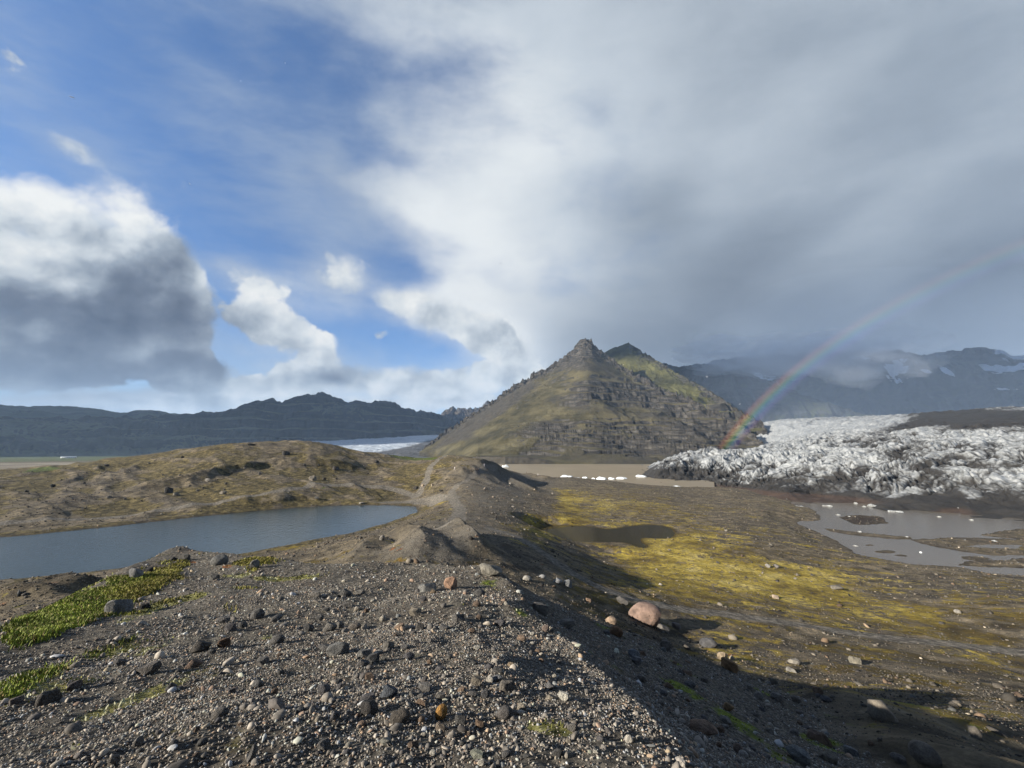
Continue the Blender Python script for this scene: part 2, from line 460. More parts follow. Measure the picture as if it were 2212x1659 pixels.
bars = [smooth_poly(on_level(q, Z_LAGOON)) for q in [
    [(1808,1117),(1845,1113),(1890,1114),(1918,1119),(1905,1124),(1922,1132),(1890,1133),(1850,1134),(1828,1126)],
    [(1775,1139),(1843,1149),(1900,1154),(1960,1159),(1976,1163),(1960,1167),(1915,1164),(1850,1156),(1790,1148)],
    [(1952,1164),(1990,1166),(2050,1161),(2130,1162),(2212,1166),(2330,1168),(2330,1208),(2212,1200),(2150,1200),(2080,1193),(2010,1180)],
    [(2102,1156),(2140,1150),(2212,1140),(2330,1138),(2330,1170),(2212,1166),(2150,1160)],
    [(2074,1203),(2110,1201),(2143,1206),(2120,1211),(2090,1210)],
    [(2055,1221),(2100,1212),(2150,1211),(2212,1207),(2330,1206),(2330,1240),(2212,1227),(2130,1226)],
    [(1868,1176),(1882,1175),(1886,1178),(1872,1179)], [(1880,1190),(1925,1189),(1935,1193),(1900,1195)], [(1930,1200),(1958,1198),(1950,1203)]]]

paths = [[(-120,1150,192),(0,1137,190),(87,1126,190),(208,1115,189),(312,1101,190),(399,1088,190),(521,1073,193),(625,1061,200),(677,1049,214),(768,1048,214),(817,1049,212),(860,1056,205),(896,1063,192)],
         [(896,1066,188),(918,1052,205),(925,1042,222),(933,1032,245),(957,1016,272),(962,1006,300)],
         [(949,1127,62),(984,1114,80),(994,1100,105),(989,1087,125),(976,1071,155),(976,1061,170),(1002,1042,186),(1023,1032,202),(1071,1025,237)],
         [(1060,1148,76),(1108,1160,72),(1150,1180,62),(1200,1213,56),(1250,1245,50),(1300,1270,48),(1400,1300,48),(1550,1320,52),(1700,1345,54),(1850,1370,56),(2000,1390,58),(2212,1412,62),(2400,1432,66)],
         [(976,1075,150),(930,1072,172),(880,1074,180),(840,1082,182)]]
path_w = [[pick(*q)[:2] for q in p] for p in paths]
path_half = [2.2, 2.0, 1.8, 1.35, 4.0]


def ridge_feat(x, y, A, B, h, wl, wr, rough=.25):
    """a small moraine ridge from A to B: height h, falling off over wl on the left and wr on the right"""
    ax, ay = A; bx, by = B
    ex, ey = bx - ax, by - ay; L = math.hypot(ex, ey); ex /= L; ey /= L
    s = ((x - ax) * ex + (y - ay) * ey) / L
    d = (x - ax) * -ey + (y - ay) * ex            # left positive
    d = d + rough * wl * vn(x / (.5 * L), y / (.5 * L), 91)
    f = np.where(d > 0, np.clip(1 - d / wl, 0, 1), np.clip(1 + d / wr, 0, 1))
    f = f * f * (2 - f) * .5 + f * .5
    return h * f * sst(s, -.25, .12) * (1 - sst(s, .8, 1.25))


def ground_height(az, r):
    """az, r: arrays. Returns z and the masks the material reads."""
    x = r * np.sin(az); y = r * np.cos(az)
    front = sst(np.abs(az), R(64), R(80))          # 0 in front, 1 behind the viewer
    sp = np.maximum(r * .0062, .008)
    azc = np.clip(az, R(-62), R(62)); rc = np.clip(r, 10.5, 460)
    zf = tps_eval(Fm, azc * SA, np.log(rc))
    zf = zf + (-28.0 - zf) * sst(r, 430, 640)
    zb = np.interp(r, [0, 10, 40, 120, 400, 900], [-6, -7, -14, -22, -27, -28])
    zf = zf * (1 - front) + zb * front
    # rolling moraine relief
    px, py = proj(x, y, zf)
    hill = sst(r, 150, 200) * (1 - sst(r, 400, 520)) * (1 - sst(az, R(-4), R(4)))
    amp = np.clip((r - 14) / 40, 0, 1)
    wx = x + 6 * fbm(x, y, 60, 2, seed=50); wy = y + 6 * fbm(x, y, 60, 2, seed=60)
    plain = sst(az, R(4), R(14)) * sst(r, 30, 45)
    rel = fbm(wx, wy, 34, 5, .5, seed=3, spacing=sp) * (.5 + .25 * hill) * (1 - .55 * plain)
    # long low moraine ridges on the hill across the lake
    cu = wx * .80 - wy * .6; cv = wx * .6 + wy * .80
    rr = ridged(cu / 2.6, cv, 22, 3, .45, seed=11, spacing=sp / 1.5)
    rel += hill * (np.clip(rr - .75, 0, 2) * 1.5 - .4)
    zf = zf + amp * rel * (1 - front * .3)
    P = lambda *q: pick(*q)[:2]
    zf = zf + ridge_feat(x, y, P(890,1128,62), P(905,1218,42), 2.0, 9, 3.4)
    zf = zf + ridge_feat(x, y, P(975,1122,64), P(1045,1198,46), 2.2, 4.0, 3.8)
    zf = zf + ridge_feat(x, y, P(800,1180,56), P(760,1215,46), .9, 4, 3)
    zf = zf + ridge_feat(x, y, P(1064,1022,243), P(1150,1062,205), 3.0, 16, 9)
    zf = zf + ridge_feat(x, y, P(1040,1006,226), P(1105,1030,262), 3.0, 14, 10)
    zf = zf + ridge_feat(x, y, P(985,1022,212), P(1030,1036,208), 2.6, 10, 7)
    zf = zf + ridge_feat(x, y, P(1140,1024,300), P(1190,1034,285), 2.4, 12, 9)
    zf = zf + ridge_feat(x, y, P(590,1005,265), P(760,1010,262), 3.0, 16, 8)
    zf = zf + ridge_feat(x, y, P(330,1060,232), P(560,1018,262), 3.2, 16, 8)
    zf = zf + ridge_feat(x, y, P(30,1285,33), P(170,1265,36), .8, 6, 3)
    # foot paths are worn smooth
    path = np.zeros_like(x)
    near = (r < 420) & (front < .5)
    for pw, hw in zip(path_w, path_half):
        d = np.full(x.shape, 1e3); d[near] = line_d(x[near], y[near], pw)
        d = d + .35 * hw * fbm(x, y, 9, 3, seed=41)
        path = np.maximum(path, 1 - sst(d, hw * .55, hw * 1.3))
    # the mound
    L = tps_eval(Lm, np.clip(x, -22, 12), np.clip(y, -26, 22))
    dtop = -poly_sd(x, y, top_poly)
    L = L - .62 * np.clip(dtop + .3, 0, None) ** 1.12
    Rr = np.interp(y, [-2, 2.3, 4, 5.5, 9, 11.5, 16], [-.62, -.68, -.95, -.99, -.90, -.66, -.6]) - .366 * x - .235 * y
    dd = np.clip((x * .859 + y * .511) - 2.2, 0, None)
    Rr = Rr - .0004 * dd ** 2 - .62 * np.clip(dtop, 0, None)
    Rr = Rr + .06 * fbm(x, y, 3.2, 3, seed=77, spacing=sp)
    k = .10
    Rr = Rr - .30 * (1 - np.exp(-np.clip(L - Rr, 0, None) / .22))
    h_ = np.clip(.5 + .5 * (Rr - L) / k, 0, 1)
    M = Rr * (1 - h_) + L * h_ - k * h_ * (1 - h_)
    shady = 1 - h_
    M = M + .05 * fbm(x, y, 1.7, 3, seed=21, spacing=sp) + .10 * fbm(x, y, 4.3, 2, seed=25) * sst(r, 2, 6)
    k = .35
    h_ = np.clip(.5 + .5 * (zf - M) / k, 0, 1)
    z = M * (1 - h_) + zf * h_ + k * h_ * (1 - h_)
    mound = 1 - h_
    mound = np.where(r < 45, mound, 0)
    # fine grain
    rough = fbm(x, y, 2.6, 5, .55, seed=31, spacing=sp)
    fine = fbm(x, y, .30, 4, .6, seed=36, spacing=sp)
    z = z + (rough * .13 * sst(r, 9, 40) + fine * .018) * (1 - .7 * path)
    # water bodies
    wet = np.full(x.shape, -99.0)
    shore = np.full(x.shape, 99.0)
    for poly, zl, rmax, wob, prof in ((lake_poly, Z_LAKE, 420, .9, .16), (pond_poly, Z_POND, 150, .35, .035), (pool_poly, Z_LAGOON, 420, 1.0, .05)):
        sel = (r < rmax) & (r > 40) & (front < .9)
        sd = poly_sd(x[sel], y[sel], poly) + wob * fbm(x[sel], y[sel], 9, 4, seed=61)
        if poly is pool_poly:
            for bp in bars:
                bs = poly_sd(x[sel], y[sel], bp) + .9 * fbm(x[sel], y[sel], 8, 5, .6, seed=71)
                sd = np.minimum(sd, -bs * .8)
        o = np.clip(-sd, 0, None); zi = z[sel]
        outz = zl + (.05 + prof * np.minimum(o, 3)) * (1 - sst(o, 2, 14)) + np.maximum(zi - zl, .15) * sst(o, 0, 14 if poly is not pond_poly else 7)
        inz = zl - np.clip(sd, 0, 12) * (.10 if poly is pond_poly else .22) - .03
        kb = sst(o, 5, 14 if poly is not pond_poly else 9)
        z[sel] = np.where(sd > 0, inz, outz * (1 - kb) + zi * kb)
        wet[sel] = np.maximum(wet[sel], sd)
        shore[sel] = np.minimum(shore[sel], np.abs(sd))
    # the big lagoon behind the moraine
    Rn = np.interp(az, [R(-6), R(-1), R(3), R(8), R(19), R(23), R(25)], [470, 330, 322, 320, 318, 322, 330])
    sd = np.minimum(np.minimum(r - Rn, (az + R(4.3)) * r), np.minimum((R(26) - az) * r, 900 - r))
    lag = sst(sd, -4, 8)
    z = z * (1 - lag) + (-31) * lag
    wet = np.where(sd > -10, np.maximum(wet, sd), wet)
    return x, y, z, dict(path=path, mound=mound, shady=shady, hill=hill, wet=wet, front=front, rough=rough, rel=rel)


AZ = np.r_[np.arange(-60, 60.001, .11), np.arange(63, 299, 3.5)]
AZ = np.radians(AZ)
RR = np.exp(np.r_[np.linspace(math.log(.25), math.log(1.6), 24)[:-1], np.arange(math.log(1.6), math.log(700), .0062), np.linspace(math.log(700), math.log(26000), 90)])
GA, GR = np.meshgrid(np.where(AZ > math.pi, AZ - 2 * math.pi, AZ), RR)      # rows: distance, columns: azimuth
GX, GY, GZ, GM = ground_height(GA, GR)
N_DENSE = int((120) / .11) + 1
G_T = GZ / GR


def ground_z(x, y):
    """height of the built ground at a point in front of the viewer"""
    a = math.atan2(x, y); r = math.hypot(x, y)
    j = np.clip((math.degrees(a) + 60) / .11, 0, N_DENSE - 2); j0 = int(j); fj = j - j0
    i = np.clip(np.searchsorted(RR, r) - 1, 0, len(RR) - 2); fi = (r - RR[i]) / (RR[i + 1] - RR[i])
    return float((GZ[i, j0] * (1 - fj) + GZ[i, j0 + 1] * fj) * (1 - fi) + (GZ[i + 1, j0] * (1 - fj) + GZ[i + 1, j0 + 1] * fj) * fi)


def hit(px, py):
    """first point of the ground met by the sight line through a picture point"""
    a, t = aer(px, py)
    j = int(round(np.clip((math.degrees(float(a)) + 60) / .11, 0, N_DENSE - 1)))
    col = G_T[:, j]; k = np.argmax((col >= t) & (RR > 1.7))
    if k == 0: k = len(RR) - 100
    r0, r1 = RR[k - 1], RR[k]; t0, t1 = col[k - 1], col[k]
    r = r0 + (r1 - r0) * np.clip((t - t0) / (t1 - t0 + 1e-12), 0, 1)
    x = r * math.sin(a); y = r * math.cos(a)
    return x, y, ground_z(x, y), r


def build_ground():
    x, y, z, M = GX, GY, GZ, GM
    px, py = proj(x, y, z)
    r = GR; sp = r * .0062
    vis = 1 - M['front']
    # streaky detail noises, in metres
    n1 = fbm(x, y, 30, 7, .55, seed=101, spacing=sp)
    n2 = fbm(x, y, 7, 6, .6, seed=111, spacing=sp)
    n3 = fbm(x, y, 1.6, 5, .6, seed=121, spacing=sp)
    ca, sa = math.cos(R(-28)), math.sin(R(-28))
    su = x * ca + y * sa; sv = -x * sa + y * ca
    n4 = fbm(su / 5, sv, 3.2, 6, .6, seed=131, spacing=sp)
    farm = sst(r, 12, 18) * (1 - M['mound'])
    yellow = gs(px, py, [(1300,1120,190,34,0,.55),(1160,1160,70,40,0,.75),(1230,1098,60,24,70,.6),(1420,1185,130,40,8,.9),(1560,1215,150,45,8,.95),(1700,1262,150,38,8,1.0),(1560,1270,190,34,8,.8),(1420,1240,130,45,10,.6),
        (1780,1218,60,26,20,.6),(1880,1300,120,20,16,.7),(1960,1330,170,26,12,.8),(2110,1375,160,26,10,.85),(1720,1310,160,22,10,.5),(1900,1350,180,24,10,.45),(2130,1310,120,40,0,.38),(2212,1345,80,40,0,.4),(1500,1130,60,34,0,.35),
        (1350,1075,120,22,0,.3),(1260,1068,50,14,0,.4),(1600,1380,150,30,20,.3),(1850,1430,260,34,18,.35),(1750,1440,120,30,25,.3),(2000,1500,150,40,20,.28),(2110,1580,50,30,30,.55),(1950,1530,90,30,20,.25),(1330,1268,50,14,20,.5),
        (1180,1120,60,50,0,.2),(790,1100,50,8,0,.4),(640,1183,80,7,-8,.8),(860,1180,30,22,-35,.45),(640,1215,70,14,0,.35),(790,1205,90,12,5,.35),(690,1222,80,10,0,.4),(1040,1220,70,10,0,.35),(950,1085,40,18,-30,.45),(1000,1090,24,10,0,.3)])
    less = gs(px, py, [(1640,1140,150,40,15,.5),(1950,1250,150,35,12,.6),(1560,1085,160,24,5,.45),(1960,1272,60,12,18,.5),(1100,1060,70,40,0,.3),(2060,1330,50,10,22,.3)])
    m = yellow * .95 - less * .6 + n1 * .30 + n2 * .24 + n4 * .26 + n3 * .10 - .12
    moss = sst(m, .05, .75) * farm
    moss = np.maximum(moss, .72 * sst(n4 * .8 + n2 * .4 + n3 * .3 - .22 + .3 * yellow, .0, .35) * farm * sst(az_deg := np.degrees(GA), 14, 24))
    # dry tan mat on the hill over the lake
    slope_dark = M['rel']
    dry = sst(n1 * .35 + n2 * .22 + n3 * .12 - .50 * np.clip(slope_dark, -1.5, 2) + .20, -.05, .42) * sst(r, 95, 180) * (1 - sst(az_deg, -8, -2)) 
    dry = np.maximum(dry, .6 * sst(n1 * .5 + n2 * .5, .1, .5) * sst(r, 40, 90) * (1 - sst(az_deg, -10, 2)))
    dry *= 1 - .75 * gs(px, py, [(900,1075,70,20,-8,1.0),(1060,1090,60,50,0,.6)])
    # strip of pale and rusty growth round the lake
    w = M['wet']
    rim = np.exp(-((w + 4) / 4.0) ** 2) * (r < 300) * (az_deg < 0)
    dry = np.maximum(dry, rim * sst(n2 + .5, 0, .5))
    near = 1 - sst(r, 18, 28)
    lich = gs(px, py, [(300,1330,230,14,-22,.7),(200,1420,220,16,-20,.8),(330,1400,120,16,-20,.5),(120,1490,170,22,-20,.7),(560,1250,90,8,3,.7),(660,1246,60,6,0,.6),(440,1290,80,10,-12,.5),(560,1375,46,14,0,.8),(340,1490,110,10,-22,.9),(220,1540,120,12,-20,.9),
        (170,1610,60,14,-15,.7),(1190,1575,60,16,8,.9),(840,1510,40,8,0,.6),(1060,1275,40,6,0,.3),(590,1380,30,8,0,.5),(800,1545,26,7,0,.6),(2110,1580,60,26,30,.8),(1960,1530,60,18,15,.5),(1790,1400,80,20,10,.3),(60,1470,90,18,-25,.5)])
    lichen = sst(lich + n3 * .5 + n2 * .25 - .30, .05, .5) * near * M['mound']
    grassm = gs(px, py, [(120,1345,90,34,-24,1.0),(60,1365,60,30,-20,.8),(240,1290,110,26,-24,.9),(340,1250,70,16,-22,.7),(250,1400,110,14,-22,.5),(90,1455,120,16,-22,.6),(40,1490,60,18,-22,.5)])
    grassm = sst(grassm + n3 * .4 + n2 * .3, .15, .7) * near
    green = gs(px, py, [(90,1014,46,6,-6,1.0),(905,990,40,5,0,1.1),(860,985,26,4,8,.8),(700,1054,16,4,0,.5)])
    green = np.maximum(sst(green + n2 * .25, .35, .7) * sst(r, 150, 200), .75 * sst(r, 1500, 1900) * (az_deg < -28) * (1 - .0 * r))
    sandur = sst(r, 560, 700) * (1 - sst(r, 1400, 1700)) * (az_deg < -6)
    deb = gs(px, py, [(1860,1124,70,14,0,.8),(2100,1180,170,26,0,.3)]) * sst(r, 90, 120)
    rust = sst(gs(px, py, [(860,1182,26,20,-40,.7),(420,1215,14,5,0,1.1),(490,1224,14,5,0,1.0),(1040,1180,30,20,40,.6),(1180,1220,26,10,30,.5),(300,1122,330,6,-9,.5)]) * .75 + n3 * .5 + n2 * .2, .3, .9)
    pond = sst(-np.abs(w), -3, 0) * ((az_deg > 2) & (az_deg < 23) & (r > 85) & (r < 140))
    pondin = ((w > -.4) & (az_deg > 2) & (az_deg < 23) & (r > 85) & (r < 140)).astype(float)
    thin = sst(az_deg, 3, 10) * sst(r, 12, 18) * (1 - M['mound']) * (1 - sst(r, 190, 330)) * np.clip(.34 + .55 * n4 + .35 * n2 + .25 * n1 + .25 * np.minimum(yellow, .8) - .4 * less, 0, .55)
    moss = np.maximum(thin, .69 * np.clip(moss - .28 * sst(fbm(x, y, 16, 6, .62, seed=141, spacing=sp), .02, .5), 0, 1)) * (1 - M['path']) * (1 - sst(-np.abs(w + 1.5), -4, 0) * (r > 120) * (az_deg > 30))
    dry = np.clip(dry, 0, 1) * (1 - M['path']); 
    wetb = sst(w, -2.2, .3) * (r > 60)
    lowm = (1 - M['mound']) * (1 - np.clip(gs(px, py, [(970,1165,110,52,0,1.1),(870,1195,120,36,-8,.7),(1060,1075,80,40,10,.8),(1090,1035,70,22,8,.9),(1020,1012,60,16,0,.8),(1180,1045,90,20,6,.5)]) + .5 * n2, 0, 1) * (r < 330))
    mat, b = new_mat('ground')
    P = pos(b)
    A = b.attr
    g1 = b.noise(P, .9, 10, .62); g2 = b.noise(P, 14, 8, .65); g3 = b.noise(P, .07, 6, .55)
    base = b.ramp(g2, [(.36, (.034, .031, .027)), (.47, (.082, .075, .065)), (.56, (.138, .126, .108)), (.68, (.26, .24, .20))])
    base = b.mix(b.ss(g1, .42, .66), base, b.mix(.5, base, (.060, .050, .042)))
    browner = b.ramp(b.noise(P, .35, 12, .68), [(.38, (.040, .033, .024)), (.48, (.104, .087, .060)), (.56, (.165, .137, .095)), (.66, (.24, .20, .145))])
    base = b.mix(A('low'), base, browner)
    base = b.mix(b.m('MULTIPLY', A('low'), b.ss(g3, .45, .62)), base, b.mix(.5, base, (.05, .045, .043)))
    fine = b.noise(P, .8, 12, .72)
    def over(base, at, col, lo=.30, hi=.70, k=2.6):
        f = b.ss(b.m('ADD', A(at), b.m('MULTIPLY_ADD', fine, k, -k * .5)), lo, hi)
        return b.mix(f, base, col)
    dryc = b.ramp(b.noise(P, .5, 9, .66), [(.38, (.026, .022, .010)), (.46, (.058, .047, .020)), (.54, (.104, .084, .036)), (.64, (.18, .148, .070))])
    base = over(base, 'dry', dryc)
    mossc = b.ramp(b.m('ADD', b.m('MULTIPLY', b.noise(P, .16, 12, .70), .62), b.m('MULTIPLY', b.noise(P, .035, 4, .5), .38)), [(.38, (.034, .025, .010)), (.45, (.098, .070, .014)), (.505, (.195, .147, .026)), (.56, (.325, .255, .050)), (.64, (.43, .36, .14))])
    base = over(base, 'moss', mossc)
    lichc = b.ramp(b.noise(P, 6, 8, .66), [(.32, (.05, .05, .012)), (.5, (.17, .165, .055)), (.68, (.33, .32, .16))])
    base = over(base, 'lichen', lichc, .35, .7, 1.1)
    base = over(base, 'rust', (.16, .065, .022))
    base = over(base, 'grass', b.ramp(b.noise(P, 8, 6, .6), [(.38, (.075, .105, .014)), (.6, (.17, .215, .028))]))
    base = over(base, 'green', b.ramp(b.noise(P, .2, 8, .6), [(.3, (.020, .030, .008)), (.6, (.075, .10, .018))]))
    base = over(base, 'sandur', b.ramp(b.noise(P, .012, 8, .6), [(.3, (.10, .088, .068)), (.5, (.19, .165, .125)), (.7, (.30, .275, .23))]), .3, .7, .3)
    base = over(base, 'path', b.ramp(b.noise(P, 1.6, 9, .6), [(.38, (.088, .080, .070)), (.62, (.17, .157, .138))]), .3, .7, .35)
    base = over(base, 'debris', (.030, .022, .018))
    base = b.mix(A('wetb'), base, b.mix(.55, base, (.012, .010, .008)))
    base = b.mix(A('pond'), base, b.ramp(b.noise(P, .12, 5, .55), [(.3, (.030, .022, .005)), (.7, (.075, .052, .010))]))
    grit = b.ramp(b.noise(P, 1.6, 9, .82), [(.36, (.40, .39, .38)), (.48, (.78, .78, .78)), (.56, (1.05, 1.04, 1.02)), (.66, (1.75, 1.70, 1.62))])
    base = b.mix(A('low'), base, b.mix(1.0, base, grit, 'MULTIPLY'))
    base = b.mix(1.0, base, (1.02, .985, .91), 'MULTIPLY')
    bh = b.m('ADD', b.m('MULTIPLY', b.noise(P, 1.2, 14, .72), .45), b.m('MULTIPLY', b.noise(P, 22, 8, .7), .03))
    finish(b, base, .95, b.bump(bh, .8, 1.0), .2)
    n, m_ = x.shape
    V = np.stack([x, y, z], -1).reshape(-1, 3)
    f = grid_faces(n, m_, wrap=True)
    V = np.r_[V, [[0, 0, float(z[0].mean())]]]
    c = len(V) - 1
    j = np.arange(m_); j2 = (j + 1) % m_
    f = np.r_[f, np.stack([np.full(m_, c), np.full(m_, c), j2, j], -1)[:0]]
    at = lambda q: np.r_[np.asarray(q, np.float32).reshape(-1), [0]]
    o = mesh_obj('ground', V, f[:, ::-1], mat, True, dict(moss=at(moss), dry=at(dry), path=at(M['path']), lichen=at(lichen), grass=at(grassm), green=at(green), sandur=at(sandur),
                 debris=at(deb), rust=at(rust), wetb=at(wetb), pond=at(pondin), low=at(lowm)))
    tag(o, 'gravel and moss moraine ground rolling down to the lakes', 'ground', kind='structure')
    return dict(moss=moss, grass=grassm, lichen=lichen, dry=dry, px=px, py=py)


GATTR = build_ground()


# ------------------------------------------------------------------ water
def water_mat(name, col, rough, bump_s, wl, spec=.5, depth=None):
    mat, b = new_mat(name)
    P = pos(b)
    mp = b.n.new('ShaderNodeMapping'); mp.inputs['Rotation'].default_value = (0, 0, R(25)); mp.inputs['Scale'].default_value = (1, .45, 1)
    b.put(mp.inputs['Vector'], P)
    h = b.noise(mp.outputs[0], wl, 6, .6)
    c = b.mix(b.ss(b.noise(mp.outputs[0], .03, 5, .6), .35, .65), col, tuple(q * 1.18 for q in col))
    p = finish(b, c, rough, b.bump(h, bump_s, .12), spec)
    p.inputs['IOR'].default_value = 1.33
    return mat


def sheet(name, pts, z, mat, label, cat):
    me = bpy.data.meshes.new(name); bm = bmesh.new()
    f = bm.faces.new([bm.verts.new((x, y, z)) for x, y in pts])
    bmesh.ops.triangulate(bm, faces=[f]); bmesh.ops.recalc_face_normals(bm, faces=bm.faces)
    if sum(q.normal.z for q in bm.faces) < 0: bmesh.ops.reverse_faces(bm, faces=bm.faces)
    bm.to_mesh(me); bm.free(); me.materials.append(mat)
    o = bpy.data.objects.new(name, me); COL.objects.link(o)
    return tag(o, label, cat, kind='structure')


def grow(poly, k):
    cx = sum(p[0] for p in poly) / len(poly); cy = sum(p[1] for p in poly) / len(poly)
    out = []
    for x, y in poly:
        d = math.hypot(x - cx, y - cy); out.append((cx + (x - cx) * (d + k) / d, cy + (y - cy) * (d + k) / d))
    return out


def sector(a0, a1, r0, r1, n=40):
    A = np.radians(np.linspace(a0, a1, n))
    return [(r0 * math.sin(a), r0 * math.cos(a)) for a in A] + [(r1 * math.sin(a), r1 * math.cos(a)) for a in A[::-1]]


sheet('lake', grow(lake_poly, 5), Z_LAKE, water_mat('lake_water', (.025, .040, .047), .13, .9, .9), 'long slate blue lake below the gravel ridge', 'lake')
sheet('pond', grow(pond_poly, 3), Z_POND, None or water_mat('pond_water', (.023, .018, .006), .06, .12, 1.2), 'shallow brown pond ringed by yellow moss', 'pond')
sheet('lagoon', sector(-7, 27, 312, 930), Z_LAGOON, water_mat('lagoon_water', (.22, .178, .118), .35, .5, .5, .25), 'milky tan glacier lagoon at the foot of the peak', 'lagoon')
sheet('meltwater_pool', sector(29, 62, 120, 300), Z_LAGOON + .004, water_mat('pool_water', (.125, .106, .080), .18, .25, .8, .4), 'grey brown meltwater pool in front of the dirty ice', 'pool')
# ------------------------------------------------------------------ mountains
def interp_px(pts, az, col):
    A = np.array([float(aer(p[0], p[1])[0]) for p in pts])
    return np.interp(az, A, [p[col] for p in pts])


def fan(az0, az1, daz, ns, sky, base, zb, prof, nback=14, crag=(0, .4, 1)):
    """a mountain side: for every azimuth a foot, a crest at its real distance, and the slope between"""
    az = np.radians(np.arange(az0, az1, daz))
    sa = np.array([float(aer(p[0], p[1])[0]) for p in sky]); st = np.array([float(aer(p[0], p[1])[1]) for p in sky]); sr = np.array([p[2] for p in sky])
    tc = np.interp(az, sa, st); rc = np.interp(az, sa, sr)
    # broken rock along the skyline
    tcr = crag[0] * (ridged(np.degrees(az), az * 0, crag[1], 4, .55, seed=crag[2]) - 1.05)
    rb = np.interp(az, [R(q[0]) for q in base], [q[1] for q in base])
    s = np.r_[np.linspace(0, 1, ns), 1 + np.linspace(.02, .5, nback)]
    A, S = np.meshgrid(az, s)
    # below the skyline the slope is rounder than the crest itself
    kw = int(2.6 / daz); ker = np.hanning(2 * kw + 1); ker /= ker.sum()
    soft = lambda q: np.convolve(np.pad(q, kw, mode='edge'), ker, 'valid')
    tcs, rcs = soft(tc), soft(rc)
    mixk = sst(S, .82, .99)
    RBm, RC, TC = rb[None], rcs[None] * (1 - mixk) + rc[None] * mixk, tcs[None] * (1 - mixk) + tc[None] * mixk
    TC = TC + tcr[None] * sst(S, .955, 1.0)
    r = RBm + (RC - RBm) * S
    zc = TC * RC
    z = np.where(S <= 1, zb + (zc - zb) * prof(np.clip(S, 0, 1), A), zc - (S - 1) * np.maximum(zc - zb, 60) * 1.2)
    return A, S, r, z, (zc - zb) * np.ones_like(S)


def slopes(x, y, z):
    P = np.stack([x, y, z], -1)
    du = np.gradient(P, axis=1); dv = np.gradient(P, axis=0)
    n = np.cross(du, dv); n /= np.linalg.norm(n, axis=-1, keepdims=True) + 1e-9
    return np.abs(n[..., 2])


def mountain_mat(name, rocks, grass, scree, noise_scale, grain=1.0):
    mat, b = new_mat(name)
    P = pos(b)
    st = b.n.new('ShaderNodeMapping'); st.inputs['Scale'].default_value = (1, 1, 3.5); b.put(st.inputs['Vector'], P)
    n = b.noise(st.outputs[0], noise_scale, 12, .66)
    n2 = b.noise(P, noise_scale * .35, 10, .62)
    k_ = .63
    rocks, grass, scree = [[tuple(q * k_ for q in c_) for c_ in w_] for w_ in (rocks, grass, scree)]
    rock = b.ramp(n, [(.37, rocks[0]), (.50, rocks[1]), (.63, rocks[2])])
    gr = b.ramp(n2, [(.38, grass[0]), (.50, grass[1]), (.62, grass[2])])
    sc = b.ramp(b.noise(P, noise_scale * 2, 10, .7), [(.38, scree[0]), (.62, scree[1])])
    f = b.ss(b.m('ADD', b.attr('grass'), b.m('MULTIPLY_ADD', n2, .8, -.4)), .3, .7)
    c = b.mix(f, sc, gr)
    f = b.ss(b.m('ADD', b.attr('rock'), b.m('MULTIPLY_ADD', n, .7, -.35)), .35, .6)
    c = b.mix(f, c, rock)
    c = b.mix(b.ss(b.m('ADD', b.attr('snow'), b.m('MULTIPLY_ADD', n, .9, -.45)), .45, .6), c, (.48, .51, .54))
    finish(b, c, .95, b.bump(b.noise(st.outputs[0], noise_scale * 1.5, 12, .68), .6, 3 * grain), .15)
    return mat


def terrace(z, P, ph, cliff=.35, sharp=.8):
    q = z / P + ph
    f = q - np.floor(q)
    g = np.where(f < 1 - cliff, f / (1 - cliff) * (1 - sharp), (1 - sharp) + (f - (1 - cliff)) / cliff * sharp)
    global FACE
    FACE = sst(f, 1 - cliff - .05, 1 - cliff + .02)          # 1 on the cliff of each step
    return (np.floor(q) + g - ph) * P


